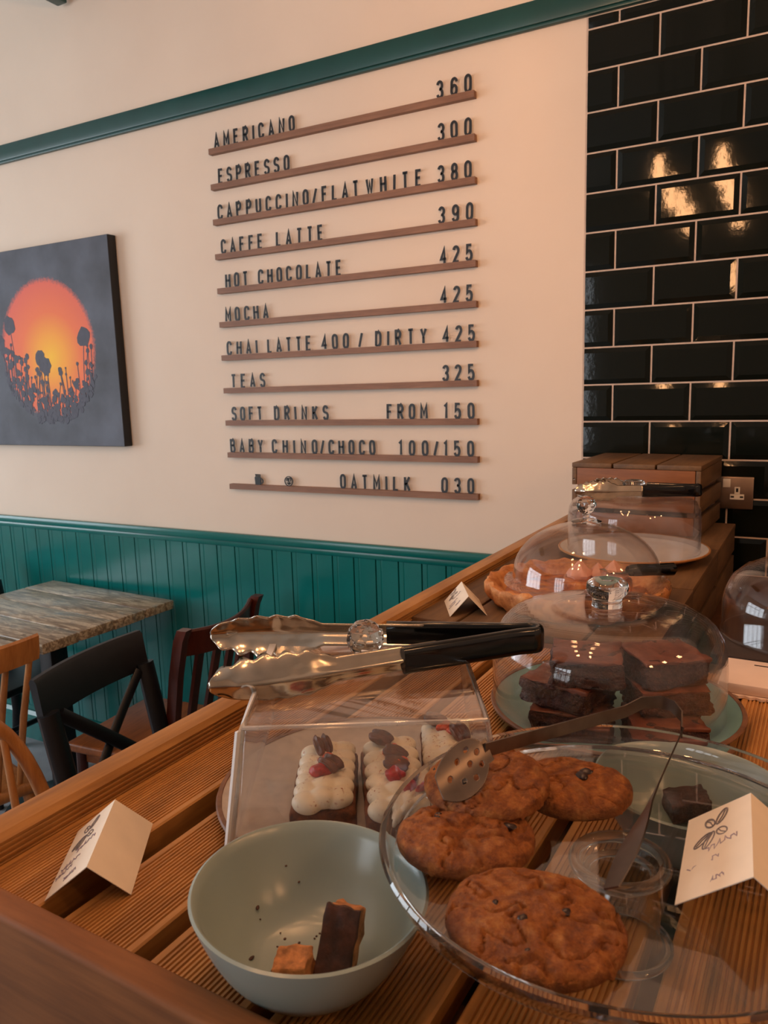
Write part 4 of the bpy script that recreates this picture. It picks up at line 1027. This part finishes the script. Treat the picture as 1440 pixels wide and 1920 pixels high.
# ------------------------------------------------------------------ tables
def table(label, cx, cy, rz, wx, wy, zt):
    t = thing('cafe_table', label, 'table', (cx, cy, 0), rz, 'reclaimed plank cafe tables')
    b = MB(); n = 4
    for i in range(n):
        w_ = wy/n; b.box((0, -wy/2+w_*(i+.5), zt-.019+.001*(i % 2)), (wx, w_-.0035, .036), bevel=.005)
    b.jitter(.003, 12, int(cx*10)); b.build('tabletop', M['tabletop'], t)
    b = MB(); b.box((0, 0, zt-.055), (wx*.7, .05, .03)); b.box((0, 0, zt-.055), (.05, wy*.7, .03)); b.build('top_bracket', M['blackpaint'], t, smooth=False)
    b = MB(); b.box((0, 0, (zt-.07+.03)/2), (.075, .075, zt-.10), bevel=.006); b.build('column', M['blackpaint'], t)
    b = MB(); b.lathe([(0, .001), (.23, .001), (.235, .008), (.22, .016), (.10, .024), (.05, .030), (0, .030)], n=48); b.build('base', M['blackpaint'], t)
table('reclaimed plank table with its back edge at the green panelling', -2.468, 1.858, R(-3), .735, .575, .81)
table('reclaimed plank table nearer, half out of the left edge', -2.508, 1.252, R(-2), .735, .60, .808)

# ------------------------------------------------------------------ chairs (local: seat faces +y, origin at floor under seat centre)
def legs4(t, w, dp, zs, m_, r_=.017, splay=.03):
    for sx in (-1, 1):
        for sy in (-1, 1):
            b = MB(); b.tube([(sx*(w/2-.03), sy*(dp/2-.03), zs), (sx*(w/2-.03+splay), sy*(dp/2-.03+splay), 0)], [r_, r_*.8], n=12); b.build('leg', m_, t)
def cross_chair(label, loc, rz):
    t = thing('cross_back_chair', label, 'chair', (*loc, 0), rz, 'black cross-back chairs'); bm_ = M['blackpaint']
    w, dp, zs, zt = .42, .40, .46, .885
    b = MB(); b.box((0, 0, zs-.015), (w, dp, .03), bevel=.010, seg=3); b.build('seat', bm_, t)
    lean = .085
    def bk(z): return -dp/2+.012-lean*max(0, (z-zs)/(zt-zs))
    def bow(x): return -.028*(1-(x/(w/2))**2)
    b = MB(); fr = []                                  # curved top rail
    for i in range(15):
        x = -w/2+w*i/14
        fr.append((Vector((x, bk(zt)+bow(x), zt-.052)), Vector((0, 1, 0)), Vector((0, -.16, 1))))
    b.sweep(fr, [(-.011, -.060), (.011, -.060), (.012, .046), (.006, .056), (-.006, .056), (-.012, .046)])
    b.build('top_rail', bm_, t)
    for sx in (-1, 1):
        b = MB(); xs = sx*(w/2-.022)
        pts = [(xs+sx*.006, bk(zt-.09), zt-.09), (xs+sx*.004, bk(.68), .68), (xs, bk(zs), zs), (xs+sx*.012, -dp/2+.0, .2), (xs+sx*.02, -dp/2-.05, 0)]
        b.tube(pts, [.031, .032, .030, .025, .021], n=12, flat=.72); b.build('rear_post', bm_, t)
        b = MB(); b.tube([(sx*(w/2-.035), dp/2-.035, zs-.03), (sx*(w/2-.025), dp/2-.02, 0)], [.020, .016], n=12); b.build('front_leg', bm_, t)
        b = MB(); p0, p1 = Vector((sx*(w/2-.05), bk(zt-.11)-.010*sx*0, zt-.105)), Vector((-sx*(w/2-.05), bk(zs+.04), zs+.035))
        pts = [p0.lerp(p1, i/10)+Vector((0, .010*sx*math.sin(PI*i/10), 0)) for i in range(11)]
        b.tube(pts, .0185, n=10, flat=.5); b.build('cross_brace', bm_, t)
    b = MB(); b.tube([(-w/2+.03, 0, .20), (w/2-.03, 0, .20)], .012); b.build('stretcher', bm_, t)
    return t
blk = cross_chair('black cross-back chair with curved top rail behind the counter edge', (-1.430, 1.440), R(-90+7.7))
dup(blk, (-2.875, 1.90, 0), R(-90), 'black chair beyond the far table, only one post showing at the left edge')
dup(blk, (-.94, 1.49, 0), R(208), 'black chair mostly hidden behind the scalloped tongs')

def slat_chair(label, loc, rz):
    t = thing('slat_back_chair', label, 'chair', (*loc, 0), rz); m_ = M['redwood']
    w, dp, zs, zt = .40, .42, .46, .895
    b = MB(); b.box((0, .02, zs-.016), (w+.02, dp, .032), bevel=.010, seg=3); b.build('seat', M['seatwood'], t)
    b = MB(); b.box((0, .02, zs-.055), (w-.06, dp-.07, .05)); b.build('apron', M['seatwood'], t, smooth=False)
    def bk(z): return -dp/2+.01-.07*max(0, (z-zs)/(zt-zs))
    def bow(q): return -.045*(1-q*q)
    for sx in (-1, 1):
        b = MB(); xs = sx*w/2
        pts = [(xs, bk(zt)-.02, zt+.006), (xs, bk(zt-.03)-.008, zt-.03), (xs, bk(.75), .75), (xs, bk(zs), zs), (xs, -dp/2+.0, .22), (xs, -dp/2-.05, 0)]
        fr = [(Vector(p), Vector((1, 0, 0)), Vector((0, 1, 0))) for p in pts]
        b.sweep(fr, [(-.015, -.017), (.015, -.017), (.017, 0), (.015, .017), (-.015, .017), (-.017, 0)]); b.build('rear_post', m_, t)
        b = MB(); b.tube([(sx*(w/2-.03), dp/2-.01, zs-.03), (sx*(w/2-.02), dp/2, 0)], [.019, .015], n=12); b.build('front_leg', m_, t)
    b = MB(); fr = []
    for i in range(17):
        q = -1+2*i/16
        fr.append((Vector((q*(w/2-.012), bk(zt-.05)+bow(q), zt-.058+.014*q*q)), Vector((0, 1, 0)), Vector((0, -.15, 1))))
    b.sweep(fr, [(-.009, -.042), (.009, -.042), (.010, .036), (.004, .042), (-.004, .042), (-.010, .036)]); b.build('top_rail', m_, t)
    for i in range(4):
        q = (-.6+1.2*i/3); b = MB()
        fr = [(Vector((q*w/2, bk(z)+bow(q)*((z-zs)/(zt-zs)), z)), Vector((1, 0, 0)), Vector((0, 1, 0))) for z in (zs-.01, .6, .7, zt-.09)]
        b.sweep(fr, [(-.017, -.006), (.017, -.006), (.017, .006), (-.017, .006)]); b.build('back_slat', m_, t)
    return t
slat_chair('dark red slat-back chair with knotty brown seat against the panelling', (-1.885, 1.815), R(90+5))

def spindle_chair(label, loc, rz):
    t = thing('spindle_back_chair', label, 'chair', (*loc, 0), rz); m_ = M['natwood']
    w, dp, zs, zt = .42, .40, .45, .932
    b = MB(); b.box((0, 0, zs-.018), (w, dp, .036), bevel=.016, seg=3); b.build('seat', m_, t)
    legs4(t, w, dp, zs-.02, m_, .018, .04)
    def bk(z): return -dp/2+.03-.12*max(0, (z-zs)/(zt-zs))
    def bow(q): return -.035*(1-q*q)
    b = MB(); fr = []
    for i in range(17):
        q = -1+2*i/16; fr.append((Vector((q*w/2*1.02, bk(zt)+bow(q)+.02*q*q, zt-.040-.004*q*q)), Vector((0, 1, 0)), Vector((0, -.2, 1))))
    b.sweep(fr, [(-.011, -.036), (.011, -.036), (.013, .0), (.010, .036), (.0, .042), (-.010, .036), (-.013, 0)]); b.build('top_rail', m_, t)
    for i in range(6):
        q = -.88+1.76*i/5; b = MB()
        b.tube([(q*w/2*.86, bk(zs)+.0, zs-.01), (q*w/2*.92, bk(.68)+bow(q)*.5, .68), (q*w/2, bk(zt-.06)+bow(q), zt-.06)], [.0085, .0105, .0085], n=10); b.build('spindle', m_, t)
    return t
spindle_chair('pale wood spindle-back chair with flat top rail at the left edge', (-2.215, 1.235), R(90-13))

def hoop_chair(label, loc, rz):
    t = thing('hoop_back_chair', label, 'chair', (*loc, 0), rz); m_ = M['natwood']
    w, dp, zs, zt = .43, .40, .45, .93
    b = MB(); b.box((0, 0, zs-.018), (w, dp, .036), bevel=.016, seg=3); b.build('seat', m_, t)
    legs4(t, w, dp, zs-.02, m_, .018, .04)
    def bk(z): return -dp/2+.02-.10*max(0, (z-zs)/(zt-zs))
    b = MB(); pts = []
    for i in range(25):
        a_ = PI*i/24; x = -w/2*math.copysign(abs(math.cos(a_))**.75, math.cos(a_)); z = zs+(zt-zs)*math.sin(a_)**.75; pts.append((x, bk(z), z))
    b.tube(pts, .0165, n=12); b.build('hoop', m_, t)
    for i in range(5):
        q = -.66+1.32*i/4; x = q*w/2; zz_ = zs+(zt-zs)*(1-abs(q)**2.6)**.38-.012; b = MB()
        b.tube([(x*.8, bk(zs), zs-.01), (x, bk(zz_), zz_)], [.010, .008], n=10); b.build('spindle', m_, t)
    return t
hoop_chair('pale wood hoop-back chair cut off in the lower left corner', (-1.27, .862), R(-90))

# ------------------------------------------------------------------ pendant bulbs over the counter (above the frame)
def pendant(label, x, y, z=2.43):
    t = thing('pendant_bulb', label, 'lamp', (x, y, z), 0, 'pendant bulbs over the counter')
    b = MB(); b.lathe([(0, -.105), (.009, -.103), (.017, -.096), (.0205, -.085), (.0205, -.01), (.018, .010), (.014, .024), (.013, .035), (.0, .036)], n=24); b.build('bulb', M['bulb'], t)
    b = MB(); b.lathe([(.0, .036), (.016, .036), (.017, .06), (.014, .085), (.005, .095), (0, .095)], n=20); b.build('lamp_holder', M['brass'], t)
    b = MB(); b.tube([(0, 0, .09), (0, 0, ZC-z)], .003, n=8); b.build('flex', M['cord'], t)
PLACE = ['nearest the tiles', 'second from the tiles', 'third from the tiles', 'fourth from the tiles']
for j, x in enumerate((-.53, -.30)):
    for i, y in enumerate((1.05, .72, .39, .06)):
        pendant('bare warm bulb hanging over the counter, %s row, %s' % (('left', 'right')[j], PLACE[i]), x, y)
for i, y in enumerate((.95, .55, .15)):
    pendant('bare warm bulb hanging low over the right side of the counter, %s' % ('nearest the tiles', 'middle one', 'nearest the front')[i], .92, y, 2.12)
